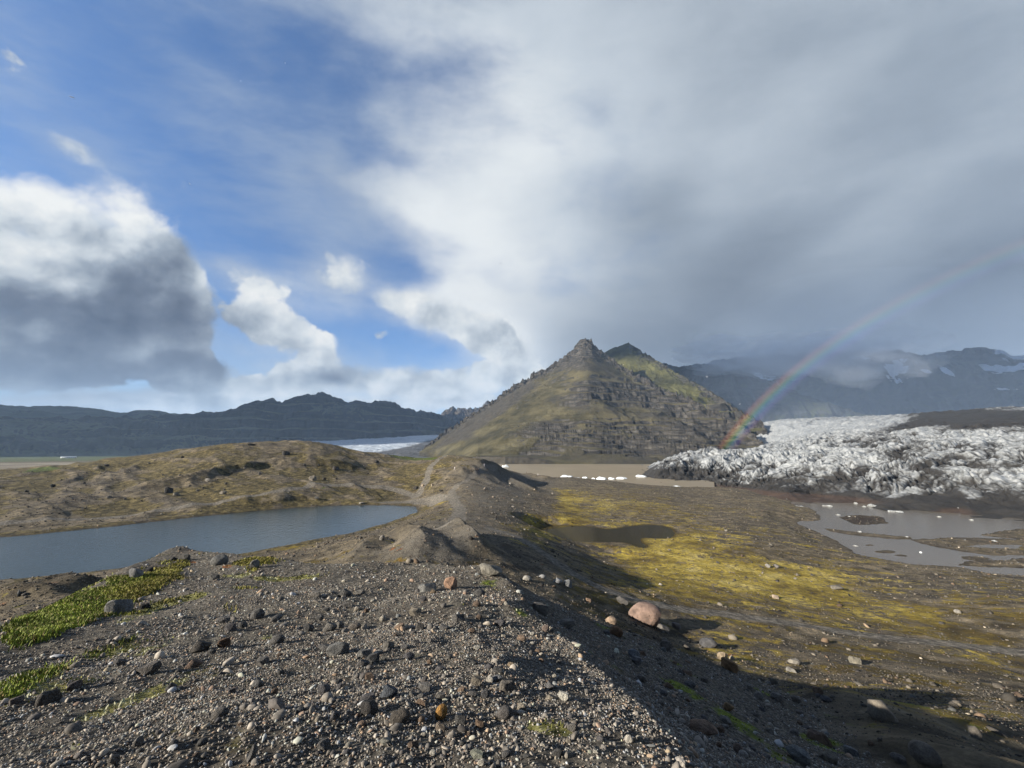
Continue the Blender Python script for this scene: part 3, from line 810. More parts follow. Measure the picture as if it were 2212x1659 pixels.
def central_mountain():
    sky = [(860,990,1420),(905,975,1480),(915,972,1490),(952,942,1540),(990,917,1580),(1026,894,1620),(1071,864,1670),(1101,842,1710),(1135,820,1750),(1160,805,1780),(1187,794,1800),(1209,780,1830),(1224,765,1850),(1229,766,1855),(1235,760,1860),
           (1249,743,1875),(1256,737,1880),(1263,733,1880),(1270,735,1880),(1278,738,1880),(1283,747,1870),(1302,762,1850),(1340,790,1790),(1400,824,1650),(1450,846,1520),(1500,870,1400),(1560,898,1260),(1610,928,1160),(1650,962,1090),(1680,985,1060)]
    base = [(-14, 1330), (-11, 1250), (-7.5, 1000), (-5, 880), (-1, 815), (5, 805), (12, 810), (20, 822), (25, 860), (29, 930), (34, 1020)]
    prof = lambda s, A: .62 * s + .38 * s ** 1.6
    A, S, r, z, H = fan(-13.3, 33.2, .05, 620, sky, base, -34, prof, crag=(.0042, .8, 31))
    x = r * np.sin(A); y = r * np.cos(A); sp = r * .0012
    w = np.clip(S * 6, 0, 1) * (1 - sst(S, .80, .99)) * (S <= 1)
    px, py = proj(x, y, z)
    right = sst(np.degrees(A), 9, 20)
    wx = x + 30 * fbm(x, y, 220, 3, seed=201); wy = y + 30 * fbm(x, y, 220, 3, seed=205)
    # gullies run down the fall line
    fallu = A * 1300 + 18 * fbm(x, y, 160, 3, seed=207)
    fx = x * .8 + y * .2 * 0; gul = ridged(x + .5 * fbm(x, y, 260, 3, seed=208) * 120, y * .55 + .35 * z, 120, 5, .5, seed=210) - .9
    smooth = np.clip(gs(px, py, [(1255,800,90,30,-6,.9),(1180,850,150,24,-38,.9),(1060,920,110,22,-38,.7),(1400,835,70,20,25,.5)]), 0, .92)
    z = z + w * (gul * 6 * (1 - smooth) * (.5 + .7 * right) + fbm(wx, wy, 170, 6, .44, seed=220, spacing=sp) * 12 * (1 - .75 * smooth))
    z = z + (1 - sst(S, .0, .05)) * 0
    # crags on the crest
    crest = sst(S, .88, .975) * (S <= 1.02)
    crag = ridged(x, y, 46, 4, .55, seed=230, spacing=sp) - 1.0
    z = z + crest * (crag * 15 + (ridged(x, y, 17, 3, .5, seed=232, spacing=sp) - .9) * 6)
    hump = gs(px, py, [(1195,815,170,26,-38,.9),(1265,760,40,30,0,1)])
    z = z + hump * (1 - crest) * (ridged(x, y, 60, 4, .55, seed=235, spacing=sp) - .8) * 5 * (S < 1)
    # lava beds stand out as steps
    tilt = x * .018 + 7 * fbm(x, y, 150, 4, seed=240)
    zt = terrace(z + tilt, 13.0, .35, .34, .86) - tilt; face1 = FACE
    lowc = sst(px, 1060, 1180) * (1 - sst(px, 1620, 1680)) * sst(z, -14, -6) * (1 - sst(z, 78, 100))
    brk = sst(fbm(x, y, 90, 3, seed=244) + .5, -.1, .3)
    z = z + (zt - z) * np.clip(lowc * brk, 0, .75)
    zt = terrace(z + tilt, 34.0, .1, .36, .88) - tilt; face2 = FACE
    upc = np.clip(gs(px, py, [(1290,845,60,24,10,1.2),(1390,850,70,24,12,1.2),(1490,880,60,26,25,1.0),(1240,870,40,20,-20,.7),(1550,910,40,24,30,.9)]), 0, 1) * (S < .98)
    z = z + (zt - z) * upc * .7
    z = z + w * lowc * face1 * (ridged(A * 950, z * .2, 11, 3, .55, seed=250) - .9) * 2.2 + w * upc * face2 * (ridged(A * 1200, r * .2, 26, 3, .5, seed=252) - .9) * 5
    # the dark buttress on the right above the ice
    z = z + 0
    # a bank of old lake sediment along the water on the left
    deg = np.degrees(A)
    bank = (1 - sst(deg, 1.0, 11)) * sst(deg, -12, -4.5)
    dr = r - (r[0:1] * np.ones_like(r))
    bz = -27 + 15.5 * sst(dr, 2, 16) + .03 * np.clip(dr - 16, 0, None) + 2.0 * vn(fallu / 16, r * .01, 260) * sst(dr, 0, 8) * (1 - sst(dr, 12, 22))
    kk = sst(dr, 75, 130)
    z = z * (1 - bank) + bank * np.where(dr < 130, np.where(dr < 75, bz, bz * (1 - kk) + z * kk), z)
    z[0] = -45
    nz = slopes(x, y, z)
    rock = sst(-nz + .10 * fbm(x, y, 70, 4, seed=270), -.76, -.60) * (1 - .8 * lowc * brk) + .40 * hump + .75 * upc * face2 + .8 * lowc * brk * face1 + .5 * crest
    px, py = proj(x, y, z)
    grass = .52 + .30 * fbm(wx, wy, 130, 5, seed=280) + gs(px, py, [(1110,900,170,26,-38,.5),(1230,815,60,14,-10,.35),(1000,965,80,14,-15,.4),(1400,800,120,30,30,.35),(1180,985,120,14,0,.2),(1330,780,60,20,30,.3),(1560,900,60,16,10,.5),(1270,905,140,14,5,.35),
         (1030,905,100,16,-38,-.4),(1255,790,60,18,0,-.5),(1100,870,120,14,-38,-.5),(1480,950,160,30,0,-.15)])
    bk = sst(bank, .2, .9) * (1 - sst(dr, 17, 26))
    grass = grass * (1 - bk)
    rock = rock * (1 - bk) + .18 * bk
    mat = mountain_mat('mountain_rock', [(.018, .016, .015), (.048, .043, .037), (.120, .109, .092)], [(.042, .037, .018), (.086, .074, .036), (.135, .116, .062)], [(.040, .035, .027), (.084, .074, .058)], .035)
    o = mesh_obj('mountain', np.stack([x, y, z], -1).reshape(-1, 3), grid_faces(*x.shape)[:, ::-1], mat, True, dict(rock=rock.ravel(), grass=grass.ravel(), snow=np.zeros(x.size)))
    tag(o, 'steep sunlit peak of banded lava cliffs above the tan lagoon', 'mountain', kind='structure')
    # ---- the second summit behind
    sky = [(1200,850,2350),(1260,800,2380),(1302,764,2400),(1324,752,2400),(1343,746,2400),(1352,743,2400),(1358,741,2400),(1362,745,2400),(1373,751,2380),(1398,766,2320),(1428,784,2220),(1458,805,2120),(1510,831,1960),(1547,853,1800),(1584,879,1620),(1622,901,1440),(1640,908,1330),(1648,916,1290),(1659,938,1250),(1663,964,1230),(1700,985,1200)]
    base = [(0, 1400), (10, 1500), (18, 1380), (24, 1150), (30, 1010), (36, 1020)]
    A, S, r, z, H = fan(5.0, 35.5, .05, 460, sky, base, -34, lambda s, A: .7 * s + .3 * s ** 1.5, crag=(.0018, .7, 37))
    x = r * np.sin(A); y = r * np.cos(A); sp = r * .0012
    w = np.clip(S * 6, 0, 1) * (1 - sst(S, .82, .99)) * (S <= 1)
    fallu = A * 1600 + 20 * fbm(x, y, 160, 3, seed=307)
    px, py = proj(x, y, z)
    z = z + w * ((ridged(fallu, r * .2, 120, 4, .5, seed=310) - .9) * 10 + fbm(x, y, 170, 6, .45, seed=320, spacing=sp) * 12)
    crest = sst(S, .8, .96) * (S <= 1.02) * sst(np.degrees(A), 16.6, 18.5)
    z = z + crest * (ridged(x, y, 44, 4, .55, seed=330, spacing=sp) - 1.0) * 9
    tilt = x * .02 + 5 * fbm(x, y, 180, 3, seed=340)
    zt = terrace(z + tilt, 40, .2, .32, .86) - tilt
    z = z + (zt - z) * np.clip(sst(np.degrees(A), 24, 28) * (S < .97), 0, .9)
    z[0] = -45
    nz = slopes(x, y, z); px, py = proj(x, y, z)
    rock = sst(-nz + .12 * fbm(x, y, 70, 4, seed=370), -.76, -.58) - .9 * gs(px, py, [(1330,762,40,24,0,1.0)])
    grass = .55 + .3 * fbm(x, y, 140, 5, seed=380) + gs(px, py, [(1330,765,50,20,-10,1.0),(1470,840,140,16,32,.6),(1600,905,60,14,20,.5)])
    mat2 = mountain_mat('summit_rock', [(.018, .016, .015), (.046, .042, .036), (.110, .100, .085)], [(.044, .042, .014), (.088, .084, .026), (.138, .130, .046)], [(.038, .035, .028), (.080, .073, .058)], .03)
    o = mesh_obj('mountain', np.stack([x, y, z], -1).reshape(-1, 3), grid_faces(*x.shape)[:, ::-1], mat2, True, dict(rock=rock.ravel(), grass=grass.ravel(), snow=np.zeros(x.size)))
    tag(o, 'green topped second summit just right of the banded peak', 'mountain', kind='structure')


def simple_range(az0, az1, daz, ns, sky, base, zb, prof, label, mat, seed, gul_amp, gul_w, crag_amp, snow_blobs=(), grass0=.5, terr=None):
    A, S, r, z, H = fan(az0, az1, daz, ns, sky, base, zb, prof, crag=(crag_amp * 3.2e-5, .9, seed))
    x = r * np.sin(A); y = r * np.cos(A); sp = r * .0014
    w = np.clip(S * 5, 0, 1) * (1 - sst(S, .80, .99)) * (S <= 1)
    rm = float(r.mean())
    fallu = A * rm + gul_w * .3 * fbm(x, y, gul_w * 2, 3, seed=seed)
    z = z + w * ((ridged(fallu, r * .25, gul_w, 5, .5, seed=seed + 5) - .9) * gul_amp + fbm(x, y, gul_w * 1.5, 7, .5, seed=seed + 11, spacing=sp) * gul_amp * .8)
    z = z + sst(S, .75, .96) * (S <= 1.02) * (ridged(x, y, gul_w * .45, 4, .55, seed=seed + 20, spacing=sp) - 1.0) * crag_amp
    if terr:
        tl = gul_w * .12 * fbm(x, y, gul_w * 2, 3, seed=seed + 30)
        zt = terrace(z + tl, terr, .2, .32, .85) - tl
        z = z + (zt - z) * .8 * (S < .96) * sst(fbm(x, y, gul_w * 3, 2, seed=seed + 33) + .4, -.1, .5)
    z[0] = zb - 20
    nz = slopes(x, y, z); px, py = proj(x, y, z)
    rock = sst(-nz + .12 * fbm(x, y, gul_w, 4, seed=seed + 40), -.84, -.66)
    grass = grass0 - .3 + .7 * sst(nz, .72, .93) + .3 * fbm(x, y, gul_w * 2, 5, seed=seed + 44)
    snow = gs(px, py, snow_blobs) * (.62 + 1.1 * fbm(x * 1.6, y, gul_w * .6, 5, .6, seed=seed + 50)) if snow_blobs else np.zeros_like(x)
    o = mesh_obj('mountain', np.stack([x, y, z], -1).reshape(-1, 3), grid_faces(*x.shape)[:, ::-1], mat, True, dict(rock=rock.ravel(), grass=grass.ravel(), snow=snow.ravel()))
    return tag(o, label, 'mountain', kind='structure')


def ranges():
    dark = mountain_mat('far_rock', [(.016, .016, .017), (.034, .034, .034), (.070, .068, .064)], [(.045, .052, .026), (.095, .100, .052), (.15, .15, .085)], [(.026, .026, .025), (.050, .049, .045)], .008, 3)
    # left: flat topped plateau running into the higher ridge
    sky = [(-260,908,4400),(-100,906,4400),(0,904,4400),(150,903,4400),(300,901,4400),(380,898,4400),(417,895,4400),(470,889,4400),(503,885,4400),(528,875,4400),(560,868,4400),(587,862,4400),(600,866,4400),(611,867,4400),(630,860,4400),(646,856,4400),(670,853,4400),(694,849,4400),(712,853,4400),(729,861,4400),
           (745,868,4400),(760,866,4400),(772,864,4400),(786,868,4400),(801,869,4400),(815,868,4400),(828,867,4400),(843,868,4400),(856,874,4400),(867,881,4500),(880,884,4500),(896,886,4600),(910,888,4700),(923,890,4800),(938,893,4900),(952,898,5000),(975,908,5000),(1010,930,5000),(1060,960,5000)]
    base = [(-65, 3300), (-30, 3300), (-10, 3500), (5, 3700)]
    prof = lambda s, A: np.where(s < .7, s / .7 * .66, .66 + (s - .7) / .3 * .34) * .9 + .1 * s
    simple_range(-62, 1, .07, 300, sky, base, -34, prof, 'long dark flat topped mountain range beyond the left lake', dark, 400, 45, 330, 26, terr=95)
    sky = [(-260,880,6500),(-100,872,6500),(0,875,6500),(45,880,6500),(97,877,6500),(160,879,6500),(215,885,6500),(260,892,6500),(290,888,6500),(323,885,6500),(345,889,6500),(368,894,6500),(417,897,6500),(520,905,6500)]
    simple_range(-62, -30, .08, 150, sky, [(-65, 5600), (-30, 5600)], 300, lambda s, A: s, 'low dark hills showing above the left plateau edge', dark, 450, 40, 420, 14)
    craggy = mountain_mat('craggy_rock', [(.022, .021, .021), (.062, .056, .050), (.16, .14, .12)], [(.03, .032, .016), (.05, .05, .024), (.08, .078, .04)], [(.035, .032, .030), (.075, .068, .06)], .012, 2)
    sky = [(900,930,5800),(935,905,5800),(952,897,5800),(957,890,5800),(966,884,5800),(972,881,5800),(978,879,5800),(984,883,5800),(992,881,5800),(1003,884,5800),(1015,882,5800),(1028,881,5800),(1036,879,5800),(1042,878,5800),(1047,871,5800),(1052,865,5800),(1057,867,5800),(1063,863,5800),(1075,866,5800),(1120,880,5800),(1180,930,5800)]
    simple_range(-14, 6, .05, 200, sky, [(-20, 4600), (8, 4600)], 20, lambda s, A: .5 * s + .5 * s * s, 'jagged pale grey crags seen past the left foot of the peak', craggy, 500, 60, 170, 40, grass0=.3)
    # right: the rain dimmed slopes under the cloud
    rain = mountain_mat('rain_rock', [(.018, .019, .021), (.036, .037, .039), (.066, .067, .067)], [(.024, .030, .014), (.040, .048, .022), (.06, .066, .034)], [(.028, .028, .028), (.05, .05, .048)], .008, 3)
    sky = [(1330,820,3300),(1400,795,3350),(1428,785,3400),(1465,789,3400),(1504,791,3400),(1530,787,3400),(1554,787,3400),(1578,792,3400),(1600,800,3400),(1637,816,3400),(1700,840,3350),(1760,862,3300),(1850,890,3250),(1950,912,3200),(2050,930,3200)]
    simple_range(14, 48, .06, 260, sky, [(10, 2700), (50, 2800)], 30, lambda s, A: s, 'dark rain veiled ridge behind the second summit', rain, 550, 40, 260, 16)
    sky = [(1380,810,5200),(1500,790,5200),(1600,772,5200),(1700,768,5200),(1800,762,5200),(1880,760,5200),(1940,760,5200),(1990,768,5200),(2030,765,5200),(2070,760,5200),(2100,754,5200),(2131,750,5200),(2160,758,5200),(2185,770,5200),(2212,768,5200),(2260,750,5200),(2400,720,5200)]
    snow = [(1940,800,26,40,-15,1.1),(1998,800,18,5,20,1.0),(2050,805,26,6,30,.95),(2150,800,50,12,5,1.0),(2190,770,40,22,10,1.1),(1640,812,30,8,10,.9),(1700,805,24,7,-10,.9),(1780,800,26,6,0,.8),(2170,840,40,5,0,.7),(1960,830,12,16,0,.8),(2200,805,40,10,0,.8),(1860,770,30,20,0,.8)]
    simple_range(15, 62, .06, 320, sky, [(10, 3600), (65, 3600)], 40, lambda s, A: .75 * s + .25 * s * s, 'snow streaked mountain wall fading into cloud behind the glacier', rain, 600, 80, 420, 40, snow)


central_mountain()
ranges()


# ------------------------------------------------------------------ glaciers
def ice_mat(name, white, grey, dirt, sc):
    mat, b = new_mat(name)
    P = pos(b)
    n = b.noise(P, sc, 11, .64); n2 = b.noise(P, sc * 4, 9, .68)
    d = b.ss(b.m('ADD', b.attr('dirt'), b.m('ADD', b.m('MULTIPLY_ADD', n, .9, -.45), b.m('MULTIPLY_ADD', n2, .65, -.325))), .12, .95)
    ice = b.mix(b.ss(n2, .35, .65), white, grey)
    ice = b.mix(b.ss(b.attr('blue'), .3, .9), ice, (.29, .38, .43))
    dc = b.ramp(n, [(.32, tuple(q * .5 for q in dirt)), (.6, dirt)])
    dc = b.mix(b.ss(b.attr('brown'), .2, .7), dc, (.040, .026, .019))
    c = b.mix(d, ice, dc)
    rough = b.lin(d, 0, 1, .45, .9)
    finish(b, c, rough, b.bump(b.noise(P, sc * 3, 10, .68), .6, 1.2), .3)
    return mat


def cell_ridges(x, y, wl, seed):
    """worley distance: sharp edged blocks, 0..1"""
    gx = x / wl; gy = y / wl
    ix = np.floor(gx); iy = np.floor(gy)
    d1 = np.full(x.shape, 9.0); d2 = np.full(x.shape, 9.0); idv = np.zeros(x.shape)
    for ox in (-1, 0, 1):
        for oy in (-1, 0, 1):
            cx = ix + ox; cy = iy + oy
            jx = _h(cx, cy, seed); jy = _h(cx, cy, seed + 1)
            d = np.hypot(cx + jx - gx, cy + jy - gy)
            hv = _h(cx, cy, seed + 2)
            n = d < d1
            d2 = np.where(n, d1, np.minimum(d2, d)); idv = np.where(n, hv, idv); d1 = np.where(n, d, d1)
    return d1, d2, idv


def glacier():
    front = [(1400,1034),(1440,1047),(1481,1057),(1560,1061),(1640,1077),(1700,1085),(1760,1087),(1850,1087),(1886,1096),(1941,1109),(2074,1110),(2100,1119),(2212,1125),(2420,1130)]
    front[0] = (1388, 1030); fa = np.array([float(aer(*p)[0]) for p in front]); fr = np.array([-26.0 / float(aer(*p)[1]) for p in front])
    pk = [(1455,1000,450),(1516,978,500),(1569,973,520),(1618,979,560),(1412,1022,430),(1436,1006,445),(1500,1020,430),(1600,1014,420),(1700,1054,290),(1640,1052,330),(1560,1046,370),(1480,1046,390),(1700,1010,400),(1800,1000,400),(1900,965,520),(1800,955,620),(1700,950,800),
          (1653,917,1400),(1751,908,1700),(1979,904,2100),(1850,926,1000),(1950,921,900),(2067,888,1250),(2020,893,1300),(2212,884,1150),(2330,884,1150),(2212,930,650),(2080,925,720),(2330,930,650),(2212,1000,400),(2000,1000,400),(2330,1000,400),(2212,1062,300),(2000,1062,300),(2330,1062,300),
          (1950,1092,258),(2070,1095,262),(2212,1108,262),(2330,1110,262),(1850,1072,275),(1760,1070,282),(1751,909,2600),(1979,904,2900),(2212,886,2600),(2330,886,2600)]
    fp = []
    for px, py, r in pk:
        a, t = aer(px, py); fp.append((float(a) * 2, math.log(r), float(r * t)))
    for px, py, r in [(1600,990,800),(1630,990,900),(1560,985,700),(1645,985,1050),(1600,1000,1100)]:
        a, t = aer(px, py); fp.append((float(a) * 2, math.log(r), float(r * t)))
    fp += [(R(18) * 2, math.log(450), -30), (R(18) * 2, math.log(600), -32), (R(22) * 2, math.log(800), -20), (R(24) * 2, math.log(1400), -10)]
    Gm = tps_fit([(p[0], p[1]) for p in fp], [p[2] for p in fp], 1e-3)
    az = np.radians(np.arange(18.2, 60, .06))
    rr = np.exp(np.r_[np.arange(math.log(225), math.log(900), .0024), np.linspace(math.log(900), math.log(3300), 300)])
    A, r = np.meshgrid(az, rr)
    x = r * np.sin(A); y = r * np.cos(A)
    z = tps_eval(Gm, A * 2, np.log(r))
    Rf = np.interp(A, fa, fr) + 4 * fbm(x, y, 30, 4, seed=700)
    dz = r - Rf
    left = (A - fa[0]) * r
    edge = np.minimum(dz, left * 1.2 + 6)
    z = -26 + (z + 26) * sst(edge, 0, 20) 
    z = np.where(edge < 0, -26 + edge * .4, z)
    px, py = proj(x, y, z)
    sp = r * .0022
    # crevassed ice: tilted blocks and sharp fins
    wx = x + 9 * fbm(x, y, 45, 3, seed=705); wy = y + 9 * fbm(x, y, 45, 3, seed=709)
    c_, s_ = math.cos(R(35)), math.sin(R(35))
    u = wx * c_ + wy * s_; v = -wx * s_ + wy * c_
    foot = sst(px, 1440, 1560)
    broken = sst(edge, 4 + 8 * foot, 45 + 20 * foot) * (1 - .72 * sst(r, 650, 1000)) * (1 - .9 * sst(gs(px, py, [(2140,903,150,16,0,1.2),(1990,912,60,10,-10,.5)]), .3, .8))
    big = ridged(u / 1.9, v, 30, 3, .45, seed=712, spacing=sp) - .85
    d1, d2, idv = cell_ridges(u / 2.0, v, 17, 720)
    blocks = (1 - np.clip(d1, 0, 1.2)) * 1.3 + idv * .9 - 1.0
    e1, e2, ide = cell_ridges(u / 1.7 + 3, v, 8.0, 730)
    small = (1 - np.clip(e1, 0, 1.2)) + ide * .8 - .9
    g1, g2, idg = cell_ridges(u / 1.6 - 5, v, 4.2, 735)
    tiny = (1 - np.clip(g1, 0, 1.2)) + idg * .8 - .9
    relief = big * 4.6 + blocks * 4.2 + small * 2.8 + tiny * 1.2 * sst(-r, -520, -330) + 1.2 * fbm(x, y, 5, 4, .6, seed=740, spacing=sp)
    farrel = (ridged(x * .4 + y * .5, y * .9 - x * .6, 46, 4, .55, seed=745, spacing=sp * .6) - .9) * 4.5 * sst(r, 700, 1000) * (1 - sst(gs(px, py, [(2140,903,150,16,0,1.2)]), .3, .8))
    z = z + broken * relief * .88 + farrel
    debris_rough = fbm(x, y, 24, 6, .55, seed=750, spacing=sp)
    z = z + (1 - broken) * debris_rough * 2.2 * sst(edge, -2, 8) * (r < 900) + sst(r, 800, 1000) * debris_rough * 1.5
    px, py = proj(x, y, z)
    dirt = .46 + .30 * fbm(u / 4, v, 60, 5, .6, seed=760) + .34 * fbm(u / 5, v, 11, 4, .6, seed=762) - .36 * np.clip((blocks + .6 * small + .5 * big), -1.2, 1.2) * broken
    cw = 5 * fbm(x, y, 28, 3, seed=768)
    c1 = 1 - np.abs(vn((u + cw) / 26, (v + cw) / 4.2, 769)) * 3.2
    c2 = 1 - np.abs(vn((u * .6 + v * .8 + cw) / 30, (v * .6 - u * .8 + cw) / 5.0, 771)) * 3.2
    crev = np.clip(np.maximum(c1, c2), 0, 1) ** 1.5 * broken
    dirt += .55 * crev * sst(-r, -1000, -500)
    z = z - crev * 1.6 * sst(-r, -1000, -500)
    px, py = proj(x, y, z)
    dirt += 1.2 * (1 - sst(edge + 10 * fbm(x, y, 30, 4, seed=765), 3 + 6 * foot, 24 + 26 * foot)) * (r < 700)
    db = gs(px, py, [(1480,1048,110,13,3,.9),(1590,1060,130,14,5,1.2),(1720,1076,150,10,3,1.3),(1860,1088,70,10,5,.8),(2050,1092,170,16,3,.75),(2190,1105,100,16,0,.7),(1620,1036,100,8,5,.45),(1760,1035,120,12,4,.3),(1940,1040,120,14,0,.25),(2140,902,130,15,0,2.4),(1990,914,46,7,-12,1.1),
                     (1940,922,60,6,-10,.8),(2080,922,60,6,0,.6),(1960,990,90,16,10,.25),(2120,1000,120,20,0,.15),(1455,1024,40,16,-20,.6),(1420,1030,30,14,0,.9)])
    dirt = dirt + db - gs(px, py, [(1750,925,130,22,0,.45),(1600,985,120,14,0,.3),(1700,985,120,20,0,.25),(2150,945,90,14,0,.35),(1860,985,70,14,10,.3),(1530,990,50,14,0,.2),(1900,1072,40,6,0,.5)])
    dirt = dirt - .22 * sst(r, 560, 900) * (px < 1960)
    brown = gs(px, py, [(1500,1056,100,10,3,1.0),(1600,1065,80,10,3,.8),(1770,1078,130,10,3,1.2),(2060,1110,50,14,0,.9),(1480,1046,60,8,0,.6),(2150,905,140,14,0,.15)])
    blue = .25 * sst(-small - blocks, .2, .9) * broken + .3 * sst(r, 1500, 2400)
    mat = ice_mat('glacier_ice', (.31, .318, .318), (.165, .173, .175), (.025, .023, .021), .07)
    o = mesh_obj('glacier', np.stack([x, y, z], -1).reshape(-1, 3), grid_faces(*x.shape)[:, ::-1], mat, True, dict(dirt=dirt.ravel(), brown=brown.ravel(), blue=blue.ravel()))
    tag(o, 'crevassed white glacier tongue streaked with black grit', 'glacier', kind='structure')
    # ---- the neighbouring outlet glacier far left of the peak
    az = np.radians(np.arange(-28.4, -4, .05)); s = np.linspace(0, 1, 160)
    A, S = np.meshgrid(az, s)
    far_t = np.interp(A, [R(-36), float(aer(658,954)[0]), float(aer(952,939)[0]), R(-4)], [.018, float(aer(658,955)[1]), float(aer(952,939)[1]), float(aer(952,937)[1])])
    r = 1250 * (3500 / 1250) ** S
    t0 = -28 / 1250
    z = r * (t0 + (far_t - t0) * S ** .8)
    x = r * np.sin(A); y = r * np.cos(A)
    z = z + (ridged(x * .6 + y * .3, y * .5 - x * .3, 60, 4, .55, seed=780) - .9) * 5 * sst(S, .02, .2) + 3 * fbm(x, y, 150, 4, seed=785)
    px, py = proj(x, y, z)
    dirt = .1 + .35 * fbm((x + .5 * y) / 3, (y - .5 * x) , 170, 6, .6, seed=790) + gs(px, py, [(905,966,60,7,-14,1.5),(950,955,50,6,-14,1.2),(860,975,40,5,-5,1.0),(890,985,90,9,0,1.6)])
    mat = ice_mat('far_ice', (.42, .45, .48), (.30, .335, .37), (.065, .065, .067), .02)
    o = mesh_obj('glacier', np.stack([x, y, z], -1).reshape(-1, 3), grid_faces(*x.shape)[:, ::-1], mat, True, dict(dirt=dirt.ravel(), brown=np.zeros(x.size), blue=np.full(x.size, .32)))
    tag(o, 'pale blue distant glacier between the dark range and the peak', 'glacier', kind='structure')


glacier()


# ------------------------------------------------------------------ air, rain and cloud
def volume_mat(name, col, dens, aniso=0.0):
    mat = bpy.data.materials.new(name); mat.use_nodes = True
    nt = mat.node_tree; nt.nodes.clear()
    v = nt.nodes.new('ShaderNodeVolumePrincipled'); v.inputs['Color'].default_value = (*col, 1); v.inputs['Density'].default_value = dens; v.inputs['Anisotropy'].default_value = aniso
    o = nt.nodes.new('ShaderNodeOutputMaterial'); nt.links.new(v.outputs[0], o.inputs['Volume'])
    return mat


def box_obj(name, x0, x1, y0, y1, z0, z1, mat):
    V = [(x, y, z) for z in (z0, z1) for y in (y0, y1) for x in (x0, x1)]
    f = [(0, 2, 3, 1), (4, 5, 7, 6), (0, 1, 5, 4), (2, 6, 7, 3), (0, 4, 6, 2), (1, 3, 7, 5)]
    return mesh_obj(name, V, f, mat, False)


h = box_obj('haze', -27000, 27000, -27000, 27000, -60, 1650, volume_mat('haze_air', (.50, .70, 1.0), 4.2e-5))
tag(h, 'thin blue air between the viewer and the far mountains', 'haze', kind='stuff')


def puff(name, c, rad, mat, seed, rough=.25, sub=4):
    bm = bmesh.new(); bmesh.ops.create_icosphere(bm, subdivisions=sub, radius=1)
    V = np.array([v.co[:] for v in bm.verts])
    n = fbm(V[:, 0] * 3 + V[:, 2] * 2, V[:, 1] * 3 - V[:, 2], 2.2, 4, .55, seed=seed)
    V = V * (1 + rough * n)[:, None] * np.array(rad) + np.array(c)
    for v, q in zip(bm.verts, V): v.co = q
    me = bpy.data.meshes.new(name); bm.to_mesh(me); bm.free(); me.materials.append(mat)
    me.polygons.foreach_set('use_smooth', np.ones(len(me.polygons), bool))
    o = bpy.data.objects.new(name, me); COL.objects.link(o)
    return o
left_cast = [((-2300, 3700), 3000, (3000, 1500, 320)), ((-600, 4700), 3000, (1500, 1100, 300)), ((-5600, 3200), 3000, (3000, 2300, 300))]
right_cast = [((1750, 3350), 6000, (1250, 800, 260)), ((3700, 4100), 6000, (2500, 1700, 320)), ((4900, 3300), 6000, (1700, 1100, 300))]
cmat, _b = new_mat('cloud_white'); finish(_b, (.85, .86, .88), 1.0, None, .0)
for i, ((tx, ty), alt, rad) in enumerate(left_cast + right_cast):  # clouds added out of view to throw shade on the far ranges
    k = alt / math.sin(R(SUN_EL))
    o = puff('cloud', (tx - SUN_TRAVEL.x * k, ty - SUN_TRAVEL.y * k, alt + 250), rad, cmat, 800 + i, .18)
    tag(o, ['wide white cloud shading the dark left range', 'white cloud shading the far crags', 'white cloud shading the end of the left plateau', 'high white cloud shading the rain veiled ridge', 'high white cloud shading the snowy mountain wall', 'high white cloud shading the cloud caps at the right'][i], 'cloud', 'clouds drifting before the sun', kind='structure')


def at_r(px, py, r):
    a, t = aer(px, py)
    return (float(r * np.sin(a)), float(r * np.cos(a)), float(r * t))


mist = volume_mat('mist_air', (.82, .86, .92), .0018)
_rm = random.Random(4)
_banks = []
for k in range(8):
    px = 1540 + k * 48 + _rm.uniform(-20, 20)
    _banks.append((px, 772 - max(0, px - 1850) * .12 + _rm.uniform(-26, 16), 3050 + _rm.uniform(-120, 160), (_rm.uniform(170, 300), 300, _rm.uniform(60, 125))))
for i, (px, py, r, rad) in enumerate(_banks):
    o = puff('mist', at_r(px, py, r), rad, mist, 830 + i, .55)
    tag(o, 'grey cloud hanging on the tops of the right hand mountains', 'mist', 'cloud caps on the mountains', kind='stuff')
rainm = volume_mat('rain_air', (.58, .74, 1.0), 0.9e-4)
o = puff('rain', at_r(1930, 840, 2600), (1000, 520, 620), rainm, 850, .1)
tag(o, 'thin rain shower drifting in front of the mountain wall', 'rain', kind='stuff')


